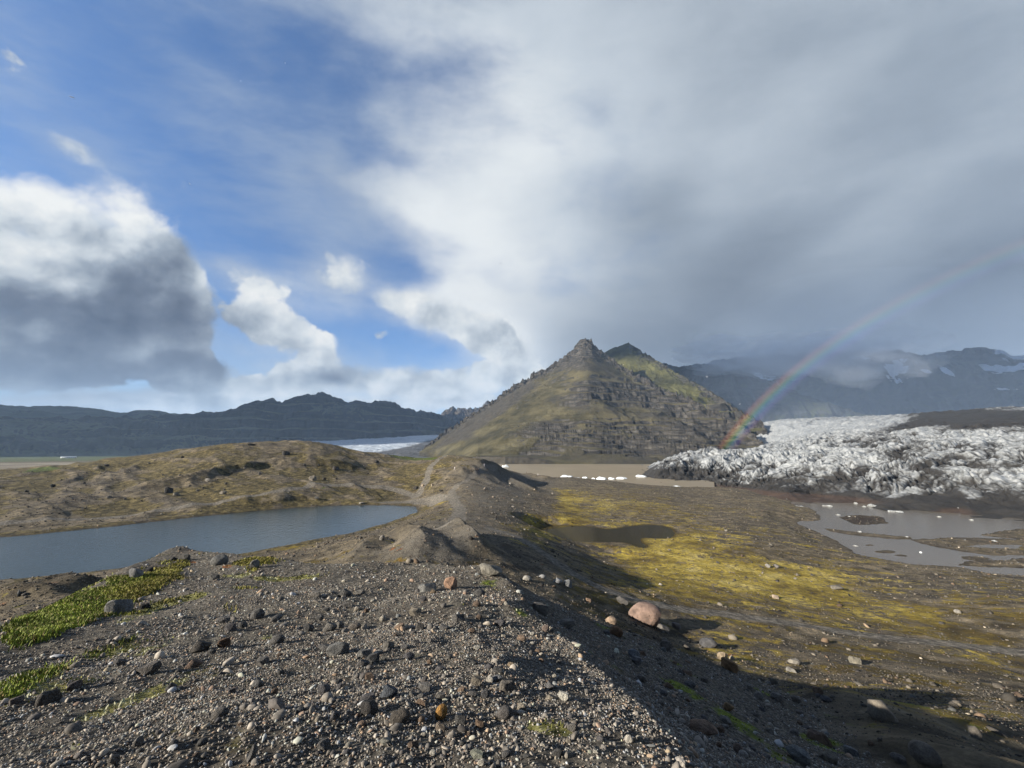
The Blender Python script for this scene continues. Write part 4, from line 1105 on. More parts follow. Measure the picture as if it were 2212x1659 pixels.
# ------------------------------------------------------------------ rainbow
def rainbow():
    a, e = R(BOW_AZ), R(BOW_EL)
    n = np.array([math.sin(a) * math.cos(e), math.cos(a) * math.cos(e), math.sin(e)])
    e1 = np.cross(n, [0, 0, 1.0]); e1 /= np.linalg.norm(e1)      # towards the viewer's right
    e2 = np.cross(e1, n)
    phi = np.radians(np.linspace(70, 178, 160)); th = np.radians(np.linspace(BOW_R - 1.35, BOW_R + 1.05, 22))
    PH, TH = np.meshgrid(phi, th)
    d = n * np.cos(TH)[..., None] + (e1 * np.cos(PH)[..., None] + e2 * np.sin(PH)[..., None]) * np.sin(TH)[..., None]
    V = d * 960.0
    el = np.degrees(np.arcsin(d[..., 2]))
    q = (TH - th[0]) / (th[-1] - th[0])
    fade = np.interp(el, [-.4, 1.2, 4, 10, 16, 20], [0, .95, 1.0, .70, .34, .20])
    mat, b = new_mat('rainbow_light')
    col = b.ramp(b.attr('q'), [(.06, (0, 0, 0)), (.24, (.10, .05, .26)), (.40, (.03, .17, .34)), (.52, (.05, .30, .10)), (.64, (.34, .28, .03)), (.76, (.42, .12, .04)), (.95, (0, 0, 0))])
    em = b.n.new('ShaderNodeEmission'); b.put(em.inputs[0], col); b.put(em.inputs[1], b.m('MULTIPLY', b.attr('fade'), BOW_STRENGTH))
    tr = b.n.new('ShaderNodeBsdfTransparent'); ad = b.n.new('ShaderNodeAddShader'); b.l.new(em.outputs[0], ad.inputs[0]); b.l.new(tr.outputs[0], ad.inputs[1])
    o_ = b.n.new('ShaderNodeOutputMaterial'); b.l.new(ad.outputs[0], o_.inputs[0])
    o = mesh_obj('rainbow', V.reshape(-1, 3), grid_faces(*PH.shape), mat, True, dict(q=q.ravel(), fade=fade.ravel()))
    tag(o, 'pale rainbow arching up from the ice edge into the grey cloud', 'rainbow', kind='thing')


BOW_AZ, BOW_EL, BOW_R, BOW_STRENGTH = 63.9, -22.5, 41.3, .115
rainbow()


# ------------------------------------------------------------------ stones
def rock_verts(seed, sub, kind):
    rg = np.random.default_rng(seed)
    bm = bmesh.new(); bmesh.ops.create_icosphere(bm, subdivisions=sub, radius=1)
    V = np.array([v.co[:] for v in bm.verts]); Fc = np.array([[v.index for v in f.verts] for f in bm.faces]); bm.free()
    ncut, lo, hi, soft = {'angular': (11, .48, .82, .0), 'round': (7, .72, .95, .3), 'slab': (9, .5, .85, .0), 'shard': (8, .35, .75, .0)}[kind]
    for _ in range(ncut):
        n = rg.normal(size=3); n /= np.linalg.norm(n); d = rg.uniform(lo, hi)
        k = V @ n - d; V = V - np.clip(k, 0, None)[:, None] * n * (1 - soft)
    if sub >= 3:
        V = V * (1 + .035 * fbm(V[:, 0] * 2 + V[:, 2], V[:, 1] * 2 - .5 * V[:, 2], 1.1, 4, .55, seed=seed))[:, None]
    s = {'angular': (1, .8, .75), 'round': (1, .85, .8), 'slab': (1, .7, .32), 'shard': (1, .55, .45)}[kind]
    V = V * (np.array(s) * rg.uniform(.88, 1.12, 3))
    V = V - (V.max(0) + V.min(0)) / 2
    return V / np.ptp(V[:, 0]), Fc


def rock_mat():
    mat, b = new_mat('boulder_rock')
    oi = b.n.new('ShaderNodeObjectInfo'); tc = b.n.new('ShaderNodeTexCoord')
    P = b.v('ADD', tc.outputs['Object'], b.v('SCALE', (13.1, 7.7, 3.3), scale=oi.outputs['Random']))
    n = b.noise(P, 3.2, 11, .66); m = b.noise(P, 14, 9, .7)
    c = b.mix(1.0, oi.outputs['Color'], b.ramp(n, [(.30, (.42, .42, .43)), (.5, (.92, .91, .90)), (.70, (1.5, 1.46, 1.40))]), 'MULTIPLY')
    c = b.mix(b.m('MULTIPLY', b.ss(m, .56, .68), .6), c, (.20, .195, .17))
    c = b.mix(b.m('MULTIPLY', b.ss(m, .42, .34), .7), c, (.012, .011, .010))
    c = b.mix(1.0, c, (.80, .79, .77), 'MULTIPLY')
    finish(b, c, .9, b.bump(b.m('ADD', n, b.m('MULTIPLY', m, .4)), .7, .25), .25)
    return mat


ROCK = rock_mat()
_protos = {}


def rock_mesh(kind, i):
    if (kind, i) not in _protos:
        V, Fc = rock_verts(1000 + i * 17 + len(kind), 4 if i < 4 else 3, kind)
        o = mesh_obj('boulder', V, Fc, ROCK, True)
        me = o.data; bpy.data.objects.remove(o)
        bm = bmesh.new(); bm.from_mesh(me)
        for e in bm.edges: e.smooth = e.calc_face_angle(0) < R(24)
        bm.to_mesh(me); bm.free()
        _protos[(kind, i)] = me
    return _protos[(kind, i)]


GREY, DARK, PALE, TAN, PINK, BROWN, OCHRE, BLUE, WHITE = (.135, .132, .125), (.045, .043, .042), (.33, .31, .28), (.26, .20, .14), (.33, .21, .155), (.12, .078, .052), (.40, .22, .065), (.10, .115, .13), (.50, .47, .42)
placed = []


def boulder(px, py, w, h, col, kind, label, group=None, name='boulder', r=None, cat='boulder', lift=0.0):
    """a stone whose foot stands at the picture point, with its real width and height"""
    x, y, z, rr = hit(px, py)
    ca = y / rr; dep = y * math.cos(PITCH) + z * math.sin(PITCH)      # real size from the depth along the view axis
    W = w / F * dep * ca; H = h / F * dep
    i = (int(px * 7 + py * 3) % 4)
    o = bpy.data.objects.new(name, rock_mesh(kind, i)); COL.objects.link(o)
    me = o.data
    co = np.empty(len(me.vertices) * 3, np.float32); me.vertices.foreach_get('co', co)
    hz = float(np.ptp(co[2::3]))
    ux, uy = x / rr, y / rr
    D = .8 * W
    o.location = (x + ux * D * .32, y + uy * D * .32, ground_z(x + ux * D * .3, y + uy * D * .3) + H * .34 + lift)
    o.rotation_euler = (random.uniform(-.18, .18), random.uniform(-.18, .18), -math.atan2(x, y) + random.uniform(-.35, .35))
    o.scale = (W * 1.04, D, H * 1.12 / hz)
    o.color = (*col, 1)
    placed.append((x, y, W))
    tag(o, label, cat, group)
    return o


c5 = lambda x, y: (x * .3472, 1124.6 + y * .3472)
c6 = lambda x, y: (713.2 + x * .3472, 1124.6 + y * .3472)
c7 = lambda x, y: (1371.5 + x * .38, 1124.6 + y * .38)
c1 = lambda x, y: (x * .3472, 822.9 + y * .3472)
c2 = lambda x, y: (658.3 + x * .26452, 822.9 + y * .26452)
S_ = .3472
HERO = [  # crop, x, foot y, width, height, colour, shape, label
 (c5,735,588,172,112,(.20,.20,.20),'angular','large cracked grey boulder at the edge of the bright green grass'),
 (c5,1362,278,112,68,(.17,.17,.165),'round','big rounded grey boulder on the ridge brow above the blue lake'),
 (c5,842,362,96,68,(.22,.22,.22),'slab','tilted pale grey slab at the top edge of the green grass'),
 (c5,912,330,84,38,DARK,'slab','dark flat stone beside the tilted slab above the grass'),
 (c5,1156,248,52,40,GREY,'angular','grey angular stone near the tip of the left ridge brow'),
 (c5,1080,250,44,26,DARK,'angular','small dark stone on the left ridge brow'),
 (c5,1582,298,62,56,(.24,.235,.22),'angular','upright pointed grey stone right of the rounded boulder'),
 (c5,1330,372,70,42,GREY,'angular','low angular grey rock below the rounded boulder'),
 (c5,1240,822,140,76,(.12,.11,.10),'angular','dark sharp edged boulder with a bright left face'),
 (c5,1390,792,82,60,BROWN,'angular','brownish block touching the dark sharp edged boulder'),
 (c5,2098,842,142,84,(.19,.19,.185),'angular','grey pyramid shaped boulder in the sunlit gravel'),
 (c5,905,965,190,60,(.11,.10,.092),'slab','long flat brown grey slab below the low green plants'),
 (c5,1202,918,112,56,(.24,.17,.13),'angular','reddish tan rock right of the long flat slab'),
 (c5,1366,1228,112,56,(.14,.13,.12),'round','half buried rounded brown grey stone in the left gravel'),
 (c5,470,1304,70,56,(.30,.25,.23),'round','pale pinkish round stone low on the left slope'),
 (c5,300,1142,165,82,(.11,.10,.09),'slab','dark tilted slab on the mossy slope near the left border'),
 (c5,460,1062,100,60,(.14,.125,.12),'angular','grey brown rock just above the dark tilted slab'),
 (c5,1630,902,76,50,(.2,.19,.18),'angular','grey block with a light top in the left gravel'),
 (c5,1600,1042,80,62,(.16,.16,.16),'angular','dark grey block below the light topped block'),
 (c5,1565,1505,60,104,(.17,.165,.16),'shard','tall narrow grey stone standing at the bottom border'),
 (c5,702,1539,72,72,(.21,.19,.17),'angular','pointed tan grey stone cut by the bottom border'),
 (c5,902,548,76,34,DARK,'slab','flat dark stone just right of the large cracked boulder'),
 (c5,740,905,80,40,(.17,.16,.15),'angular','flat topped stone where the low green plants end'),
 (c5,100,1140,90,44,(.20,.17,.155),'angular','weathered brown stone at the far left border'),
 (c6,690,1242,76,92,OCHRE,'round','bright ochre egg shaped stone in the foreground gravel'),
 (c6,748,424,82,74,(.42,.27,.19),'angular','pink angular block on the near crest'),
 (c6,1000,350,145,70,(.25,.235,.20),'slab','light grey leaning slab at the top of the near crest'),
 (c6,605,442,112,56,(.22,.22,.215),'angular','jagged grey rock left of the pink block'),
 (c6,640,455,40,30,TAN,'angular','small tan stone between the jagged rock and the pink block'),
 (c6,215,856,86,62,(.20,.20,.195),'angular','light grey block, upper one of three beside the pyramid boulder'),
 (c6,266,892,82,62,(.10,.10,.10),'angular','dark block, right one of three beside the pyramid boulder'),
 (c6,198,914,92,52,(.14,.13,.125),'angular','low brown grey block, lowest of three beside the pyramid boulder'),
 (c6,365,802,72,52,(.18,.17,.155),'angular','small angular stone right of the three grouped blocks'),
 (c6,362,1104,118,80,(.115,.13,.15),'angular','blue grey angular boulder with moss at its foot'),
 (c6,240,1214,112,86,(.07,.065,.062),'slab','long dark stone leaning left above a patch of orange moss'),
 (c6,430,1272,132,76,(.10,.088,.075),'round','dark rounded boulder left of the ochre stone'),
 (c6,1105,1064,112,62,(.17,.155,.135),'slab','grey brown slab in the centre of the sunlit gravel'),
 (c6,905,1034,62,62,(.19,.17,.14),'angular','upright tan grey stone left of the centre slab'),
 (c6,965,1108,56,52,(.11,.11,.115),'angular','dark wedge shaped stone below the upright tan stone'),
 (c6,1088,1244,104,72,(.13,.12,.115),'round','half buried grey boulder with white lichen at its foot'),
 (c6,1125,914,52,30,(.30,.23,.15),'round','smooth tan oval stone in the sunlit gravel'),
 (c6,992,1008,46,42,WHITE,'shard','white wedge of stone beside the centre slab'),
 (c6,1040,1004,66,36,(.21,.215,.22),'slab','thin grey plate leaning behind the white wedge'),
 (c6,1450,1122,72,52,(.52,.50,.44),'angular','jagged cream white stone on the sunlit crest'),
 (c6,1365,1052,60,52,(.15,.15,.155),'angular','grey cube like stone near the cream white stone'),
 (c6,930,1288,56,50,(.22,.155,.11),'angular','brown pointed stone below the ochre stone'),
 (c6,686,1312,62,50,(.25,.205,.16),'angular','pale brown block directly below the ochre stone'),
 (c6,525,592,72,48,(.32,.285,.23),'angular','pale tan stone below the jagged grey rock'),
 (c6,558,682,56,50,(.10,.095,.09),'angular','dark stone below the pale tan stone'),
 (c6,150,684,82,46,(.17,.15,.13),'round','brown rounded stone on the upper left gravel'),
 (c6,105,544,66,36,(.13,.125,.12),'slab','dark flat stone high on the left gravel'),
 (c6,1310,578,104,70,(.19,.175,.155),'angular','large grey brown block where sunlight meets shade on the crest'),
 (c6,1470,664,104,52,(.25,.235,.21),'angular','pale crumbling rock on the edge of the shade'),
 (c6,1226,378,56,32,(.36,.34,.30),'round','whitish round cobble at the head of the shaded slope'),
 (c6,1320,362,42,26,(.30,.30,.30),'round','light grey cobble just right of the whitish one'),
 (c6,1415,394,62,36,(.28,.29,.31),'angular','bluish pale cobble on the skyline of the shaded slope'),
 (c6,1478,414,52,46,(.20,.21,.22),'angular','grey stone standing on the skyline of the shaded slope'),
 (c6,1340,694,46,42,(.28,.22,.19),'angular','pinkish stone on the crest near the pale crumbling rock'),
 (c6,1750,644,72,50,(.30,.225,.165),'round','tan round boulder in the shade left of the big pink boulder'),
 (c6,1780,718,88,58,(.25,.15,.085),'round','rusty brown oval boulder in the shade'),
 (c6,1962,645,205,128,(.25,.175,.142),'round','huge pinkish boulder on the outline of the shaded slope'),
 (c6,1818,524,74,46,(.10,.095,.09),'angular','dark block behind the huge pinkish boulder'),
 (c6,2072,694,84,50,(.17,.16,.15),'angular','grey block at the right foot of the huge pinkish boulder'),
 (c6,1890,854,72,56,(.28,.30,.33),'angular','bluish grey block in the middle of the shaded slope'),
 (c6,1908,898,62,50,(.22,.22,.23),'angular','grey block just under the bluish one in the shade'),
 (c6,1860,1388,56,50,(.55,.52,.46),'round','white cobble on the lower sunlit crest'),
 (c6,2180,1534,64,52,(.56,.52,.47),'angular','white angular stone at the bottom border by the shade'),
 (c6,340,1404,72,40,(.34,.33,.28),'angular','pale greenish stone in the lower left gravel'),
 (c6,910,1494,84,62,(.26,.27,.22),'angular','lichen spotted pale stone near the bottom border'),
 (c6,942,1536,52,44,(.52,.49,.43),'angular','white stone touching the bottom border'),
 (c7,420,724,104,52,(.085,.085,.09),'round','dark rounded boulder on the outline of the shaded slope'),
 (c7,540,854,98,70,(.30,.19,.10),'angular','brown block in the shade below the dark rounded boulder'),
 (c7,500,794,62,46,(.30,.24,.17),'angular','tan brown stone above the brown block'),
 (c7,530,1084,72,52,(.27,.185,.10),'angular','ochre brown stone in the middle of the shade'),
 (c7,395,1216,155,64,(.26,.18,.13),'slab','large brown slab half in sun at the edge of the shade'),
 (c7,590,1324,62,50,(.25,.19,.15),'round','brown round stone low in the shade'),
 (c7,930,1374,135,82,(.22,.23,.23),'angular','pale grey block low on the shaded slope'),
 (c7,1100,1374,112,50,(.22,.20,.165),'slab','brown grey slab right of the pale grey block'),
 (c7,1232,1334,84,50,(.20,.21,.215),'angular','grey stone above the brown grey slab'),
 (c7,1050,1264,135,62,(.20,.145,.11),'slab','wide brown slab in the lower shade'),
 (c7,1655,1394,185,112,(.21,.185,.155),'round','big round boulder at the bottom right in the shade'),
 (c7,1500,1384,92,50,(.19,.18,.17),'angular','grey stone left of the big round boulder'),
 (c7,620,1348,56,36,(.5,.47,.43),'round','whitish cobble low in the shade'),
 (c7,237,614,52,36,(.19,.175,.17),'angular','grey stone on the moss plain right of the huge pinkish boulder'),
 (c7,800,444,40,25,(.32,.26,.21),'angular','pale tan rock on the yellow moss'),
 (c7,1255,814,74,46,(.20,.185,.15),'angular','mossy grey rock by the track on the right'),
 (c7,905,815,72,26,(.22,.205,.18),'slab','flat pale rock left of the mossy grey rock'),
 (c7,756,268,30,22,(.22,.21,.20),'angular','light grey rock, left one of a pair on the yellow moss'),
 (c7,804,268,30,20,(.15,.14,.135),'angular','dark grey rock, right one of a pair on the yellow moss'),
 (c7,145,368,22,15,(.40,.37,.33),'angular','small white rock in the moss near the track'),
 (c7,1152,394,74,24,(.17,.155,.13),'slab','low pale ledge of rock on the brown moss'),
 (c7,1835,528,44,22,(.26,.245,.22),'round','pale rounded rock on the bare ground far right'),
 (c7,890,862,60,24,(.24,.23,.21),'slab','whitish flat rock just outside the shade'),
 (c1,1048,700,56,44,(.060,.058,.055),'angular','big dark boulder on the tan hillside beyond the lake'),
 (c1,1098,718,52,22,(.22,.20,.16),'slab','pale low rock at the foot of the big dark hillside boulder'),
 (c1,326,662,36,22,(.028,.030,.026),'angular','nearly black boulder on the left part of the hillside'),
 (c1,1562,405,46,18,(.05,.05,.048),'angular','dark boulder on the top of the hill'),
 (c1,1944,622,48,34,(.27,.24,.20),'angular','pale tan boulder beside the track on the hillside'),
 (c1,1290,628,36,22,(.26,.245,.22),'angular','light grey boulder under the dark knoll on the hillside'),
 (c1,1780,462,50,28,(.06,.056,.05),'angular','dark boulder high on the hillside above the knolls'),
 (c1,676,732,36,18,(.25,.225,.185),'round','pale rounded boulder on the lower hillside'),
 (c1,2090,557,42,20,(.075,.07,.066),'angular','dark boulder on the right part of the hillside'),
 (c1,1386,704,46,22,(.23,.205,.165),'slab','pale flat boulder above the hillside track'),
 (c1,1228,688,22,12,(.24,.22,.19),'angular','small pale stone near the foot of the dark bank on the hillside'),
 (c1,166,692,30,14,(.05,.048,.044),'angular','small dark boulder at the far left of the hillside'),
 (c1,665,532,34,14,(.07,.065,.06),'slab','dark flat boulder under the hill crest on the left'),
 (c2,630,1304,48,44,(.27,.25,.225),'round','pale boulder with a long shadow on the slope above the lake'),
 (c2,905,888,44,28,(.07,.062,.055),'angular','dark boulder at the corner of the gravel flat'),
 (c2,962,866,24,26,(.36,.29,.21),'angular','pale upright stone at the corner of the gravel flat'),
 (c2,1472,888,24,22,(.40,.34,.28),'angular','pale stone on the dark ridge flank'),
 (c2,466,1008,46,18,(.28,.26,.22),'slab','pale low rock on the shore of the lake'),
 (c2,96,968,36,20,(.10,.098,.09),'angular','grey rock on the bank above the lake'),
 (c2,590,664,34,16,(.06,.055,.05),'angular','dark rock on the hillside left of the green birch strip'),
 (c2,1042,860,22,20,(.40,.33,.24),'angular','light stone beside the upper track'),
 (c2,255,720,50,24,(.05,.048,.044),'angular','dark rock at the foot of a hillside knoll'),
 (c2,1702,978,26,16,(.22,.205,.18),'angular','grey stone on the brown slope below the ridge'),
 (c2,1112,905,36,18,(.05,.045,.042),'angular','dark stone lying on the trodden gravel'),
]
for f_, x_, y_, w_, h_, col_, kind_, lab_ in HERO:
    sc_ = {c5: .3472, c6: .3472, c7: .38, c1: .3472, c2: .26452}[f_]
    px_, py_ = f_(x_, y_)
    boulder(px_, min(py_, 1656), w_ * sc_, h_ * sc_, col_, kind_, lab_)


def off_water(x, y):
    a = math.atan2(x, y); r = math.hypot(x, y)
    j = int(np.clip((math.degrees(a) + 60) / .11, 0, N_DENSE - 1)); i = int(np.clip(np.searchsorted(RR, r), 0, len(RR) - 1))
    return GM['wet'][i, j] < -.6, GATTR['grass'][i, j], GM['path'][i, j], GM['shady'][i, j]


# middle sized stones that nothing tells apart, one group for each kind of place
SETS = [
 (64, 'grey angular stone lying in the sunlit near gravel', 'grey stones in the near gravel', [(150,1640),(1380,1640),(1180,1380),(1060,1270),(560,1270),(380,1420)], (16, 34), [(.15,.145,.14),(.11,.108,.105),(.19,.18,.165),(.13,.125,.13)]),
 (34, 'pale cream stone lying in the sunlit near gravel', 'pale stones in the near gravel', [(620,1640),(1440,1640),(1240,1480),(1130,1310),(820,1260),(640,1380)], (10, 20), [(.42,.39,.33),(.46,.44,.39),(.36,.32,.26)]),
 (24, 'brown tinted stone lying in the sunlit near gravel', 'brown stones in the near gravel', [(300,1640),(1300,1640),(1120,1290),(560,1280)], (12, 24), [(.22,.155,.11),(.17,.125,.095),(.26,.19,.14)]),
 (44, 'stone lying on the dark shaded slope of the near ridge', 'stones on the shaded slope', [(1330,1440),(1560,1640),(2000,1640),(1900,1560),(1640,1440),(1440,1380),(1260,1290)], (12, 26), [(.20,.18,.16),(.15,.15,.155),(.22,.155,.11),(.26,.245,.225)]),
 (40, 'loose rock lying on the brown and yellow moss plain', 'rocks on the moss plain', [(1500,1290),(1620,1390),(1950,1500),(2190,1580),(2200,1280),(1900,1240),(1650,1140),(1300,1075),(1180,1080),(1250,1200)], (4, 8), [(.15,.135,.115),(.08,.075,.07),(.20,.185,.16),(.11,.10,.085)]),
 (34, 'loose rock lying on the tan hillside across the lake', 'rocks on the tan hillside', [(20,1110),(20,1040),(300,1000),(560,970),(820,1000),(880,1040),(600,1050),(300,1085)], (4, 8), [(.06,.057,.052),(.20,.18,.15),(.11,.10,.09)]),
 (26, 'loose rock lying on the dark ridge between the waters', 'rocks on the middle ridge', [(1010,1050),(1080,1040),(1200,1060),(1160,1160),(1060,1140),(980,1180),(880,1190),(900,1150)], (4, 9), [(.26,.24,.21),(.12,.11,.10),(.30,.25,.20)]),
]


def in_poly(x, y, p):
    c = False
    for i in range(len(p)):
        ax, ay = p[i]; bx, by = p[(i + 1) % len(p)]
        if (ay > y) != (by > y) and x < (bx - ax) * (y - ay) / (by - ay) + ax: c = not c
    return c


for n_, lab_, grp_, poly_, (lo_, hi_), cols_ in SETS:
    xs = [p[0] for p in poly_]; ys = [p[1] for p in poly_]; k = 0; tries = 0
    while k < n_ and tries < 4000:
        tries += 1
        px_ = random.uniform(min(xs), max(xs)); py_ = random.uniform(min(ys), max(ys))
        if not in_poly(px_, py_, poly_): continue
        x, y, z, rr = hit(px_, py_)
        ok, gr, pt, _s = off_water(x, y)
        w = lo_ + (hi_ - lo_) * random.random() ** 2.2
        if not ok or gr > .3 or pt > .3 or any((x - a) ** 2 + (y - c) ** 2 < (.6 * (W + w / F * rr)) ** 2 for a, c, W in placed): continue
        boulder(px_, py_, w, w * random.uniform(.45, .8), random.choice(cols_), random.choice(['angular', 'angular', 'round', 'slab']), lab_, grp_, name='stone', cat='stone')
        k += 1


# ------------------------------------------------------------------ gravel, one mass of loose stones
def scatter_mesh(name, pts, size, tint, protos, mat, label, cat, flat=.75, sink=.25):
    rg = np.random.default_rng(99)
    n = len(pts); which = rg.integers(0, len(protos), n)
    VV, FF, TT = [], [], []; base = 0
    for k, (V, Fc) in enumerate(protos):
        idx = np.where(which == k)[0]; m = len(idx)
        if not m: continue
        q = rg.normal(size=(m, 4)); q[:, 1:3] *= .28; q /= np.linalg.norm(q, axis=1, keepdims=True)
        w, x, y, z = q.T
        Rm = np.stack([1 - 2 * (y * y + z * z), 2 * (x * y - z * w), 2 * (x * z + y * w), 2 * (x * y + z * w), 1 - 2 * (x * x + z * z), 2 * (y * z - x * w), 2 * (x * z - y * w), 2 * (y * z + x * w), 1 - 2 * (x * x + y * y)], -1).reshape(m, 3, 3)
        sc = size[idx, None] * rg.uniform(.75, 1.2, (m, 3)) * np.array([1, .9, flat])
        W = np.einsum('mij,mvj->mvi', Rm, V[None] * sc[:, None]) + pts[idx][:, None]
        W[..., 2] += (size[idx] * (.5 - sink) * flat * .6)[:, None]
        VV.append(W.reshape(-1, 3)); FF.append((Fc[None] + (base + np.arange(m) * len(V))[:, None, None]).reshape(-1, 3)); TT.append(np.repeat(tint[idx], len(V), 0))
        base += m * len(V)
    o = mesh_obj(name, np.concatenate(VV), np.concatenate(FF), mat, False, dict(tint=np.concatenate(TT)))
    return tag(o, label, cat, kind='stuff')


def gravel_mat():
    mat, b = new_mat('gravel_stone')
    P = pos(b)
    c = b.mix(1.0, b.attr('tint', 'Color'), b.ramp(b.noise(P, 30, 6, .65), [(.3, (.6, .6, .6)), (.7, (1.4, 1.4, 1.4))]), 'MULTIPLY')
    finish(b, c, .9, None, .25)
    return mat


GRAV = gravel_mat()


def sample_ground(n, r0, r1, a0, a1, rg, power=1.0):
    a = np.radians(rg.uniform(a0, a1, n)); u = rg.random(n)
    r = (r0 ** (2 * power) + u * (r1 ** (2 * power) - r0 ** (2 * power))) ** (.5 / power) if power > 0 else np.exp(math.log(r0) + u * math.log(r1 / r0))
    j = (np.degrees(a) + 60) / .11; j0 = np.clip(j.astype(int), 0, N_DENSE - 2); fj = j - j0
    i = np.clip(np.searchsorted(RR, r) - 1, 0, len(RR) - 2); fi = (r - RR[i]) / (RR[i + 1] - RR[i])
    z = (GZ[i, j0] * (1 - fj) + GZ[i, j0 + 1] * fj) * (1 - fi) + (GZ[i + 1, j0] * (1 - fj) + GZ[i + 1, j0 + 1] * fj) * fi
    return np.stack([r * np.sin(a), r * np.cos(a), z], -1), r, i, j0


PAL = np.array([(.055,.053,.051),(.085,.080,.074),(.12,.113,.104),(.040,.038,.038),(.16,.150,.135),(.14,.105,.078),(.22,.20,.17),(.075,.082,.088),(.42,.39,.34),(.10,.075,.06),(.30,.24,.18)])
PW = np.array([.20,.22,.16,.13,.09,.06,.05,.05,.010,.045,.008]); PW = PW / PW.sum()


def gravel():
    rg = np.random.default_rng(5)
    protos = [rock_verts(300 + k, 2, ['angular', 'angular', 'slab', 'shard', 'round'][k % 5]) for k in range(10)]
    small = [rock_verts(340 + k, 1, ['angular', 'slab', 'shard', 'round'][k % 4]) for k in range(8)]
    P1, r1, i1, j1 = sample_ground(150000, 1.75, 6.5, -58, 58, rg)
    s1 = .0125 * rg.random(len(r1)) ** -.265
    P2, r2, i2, j2 = sample_ground(190000, 6.0, 19, -58, 58, rg, .75)
    s2 = .0175 * rg.random(len(r2)) ** -.31
    P = np.r_[P1, P2]; r = np.r_[r1, r2]; s = np.clip(np.r_[s1, s2], 0, .13); i = np.r_[i1, i2]; j = np.r_[j1, j2]
    gm = GATTR['grass'][i, j]; lm = GATTR['lichen'][i, j]; mo = GM['mound'][i, j]
    clump = fbm(P[:, 0], P[:, 1], 1.3, 3, seed=900)
    keep = (s * 385 / r > .75) & (rg.random(len(r)) > gm * 1.2) & (rg.random(len(r)) > lm * .75) & (mo > .35) & (rg.random(len(r)) < .62 + .5 * clump)
    P, r, s = P[keep], r[keep], s[keep]
    t = PAL[rg.choice(len(PAL), len(r), p=PW)] * rg.uniform(1.25, 2.35, (len(r), 1)) * np.array([1.07, 1.0, .90])
    t = np.minimum(t, .30)
    big = s * 385 / r > 4
    scatter_mesh('gravel', P[big], s[big], t[big], protos, GRAV, 'loose grey cobbles strewn over the near ridge', 'gravel')
    scatter_mesh('gravel', P[~big], s[~big], t[~big], small, GRAV, 'loose dark gravel covering the near ridge', 'gravel')
    # rubble on the lower ground
    P, r, i, j = sample_ground(64000, 19, 330, -57, 57, rg, 0)
    Pn, rn, in_, jn = sample_ground(26000, 11, 40, -57, 57, rg, .5)
    P = np.r_[P, Pn]; i = np.r_[i, in_]; j = np.r_[j, jn]; s = np.r_[r * .0017, rn * .0019] * rg.random(len(r) + len(rn)) ** -.34; r = np.r_[r, rn]
    w = GM['wet'][i, j]; pt = GM['path'][i, j]; ms = GATTR['moss'][i, j]; dr = GATTR['dry'][i, j]
    keep = (w < -.3) & (rg.random(len(r)) > pt * .97) & (rg.random(len(r)) > ms * .8) & (rg.random(len(r)) > dr * .7) & (s < .9) & ~((r < 30) & (GM['mound'][i, j] > .5) & (GM['shady'][i, j] < .5))
    P, r, s = P[keep], r[keep], s[keep]
    t = PAL[rg.choice(len(PAL), len(r), p=PW)] * rg.uniform(.6, 1.0, (len(r), 1)) * np.array([1.0, .92, .80])
    scatter_mesh('rubble', P, s, t, small, GRAV, 'small dark rubble scattered over the lower moraine', 'rubble', .7)
    print('gravel', keep.sum())


gravel()


# ------------------------------------------------------------------ grass and low plants
def blades(name, P, hgt, wid, tint, label, cat):
    rg = np.random.default_rng(31); n = len(P)
    a = rg.uniform(0, 2 * math.pi, n); l = rg.uniform(.15, .6, n); b_ = rg.uniform(0, 2 * math.pi, n)
    side = np.stack([np.cos(a), np.sin(a), 0 * a], -1) * (wid / 2)[:, None]
    lean = np.stack([np.cos(b_), np.sin(b_), 0 * a], -1) * (hgt * l)[:, None]
    up = np.zeros((n, 3)); up[:, 2] = hgt
    V = np.stack([P - side, P + side, P + side * .8 + lean * .35 + up * .55, P - side * .8 + lean * .35 + up * .55, P + lean + up * .95], 1).reshape(-1, 3)
    k = (np.arange(n) * 5)[:, None]
    F3 = np.concatenate([k + np.array([[0, 1, 2]]), k + np.array([[0, 2, 3]]), k + np.array([[3, 2, 4]])])
    mat, b = new_mat(name + '_leaf')
    finish(b, b.attr('tint', 'Color'), .7, None, .2)
    o = mesh_obj(name, V, F3, mat, False, dict(tint=np.repeat(tint, 5, 0)))
    return tag(o, label, cat, kind='stuff')


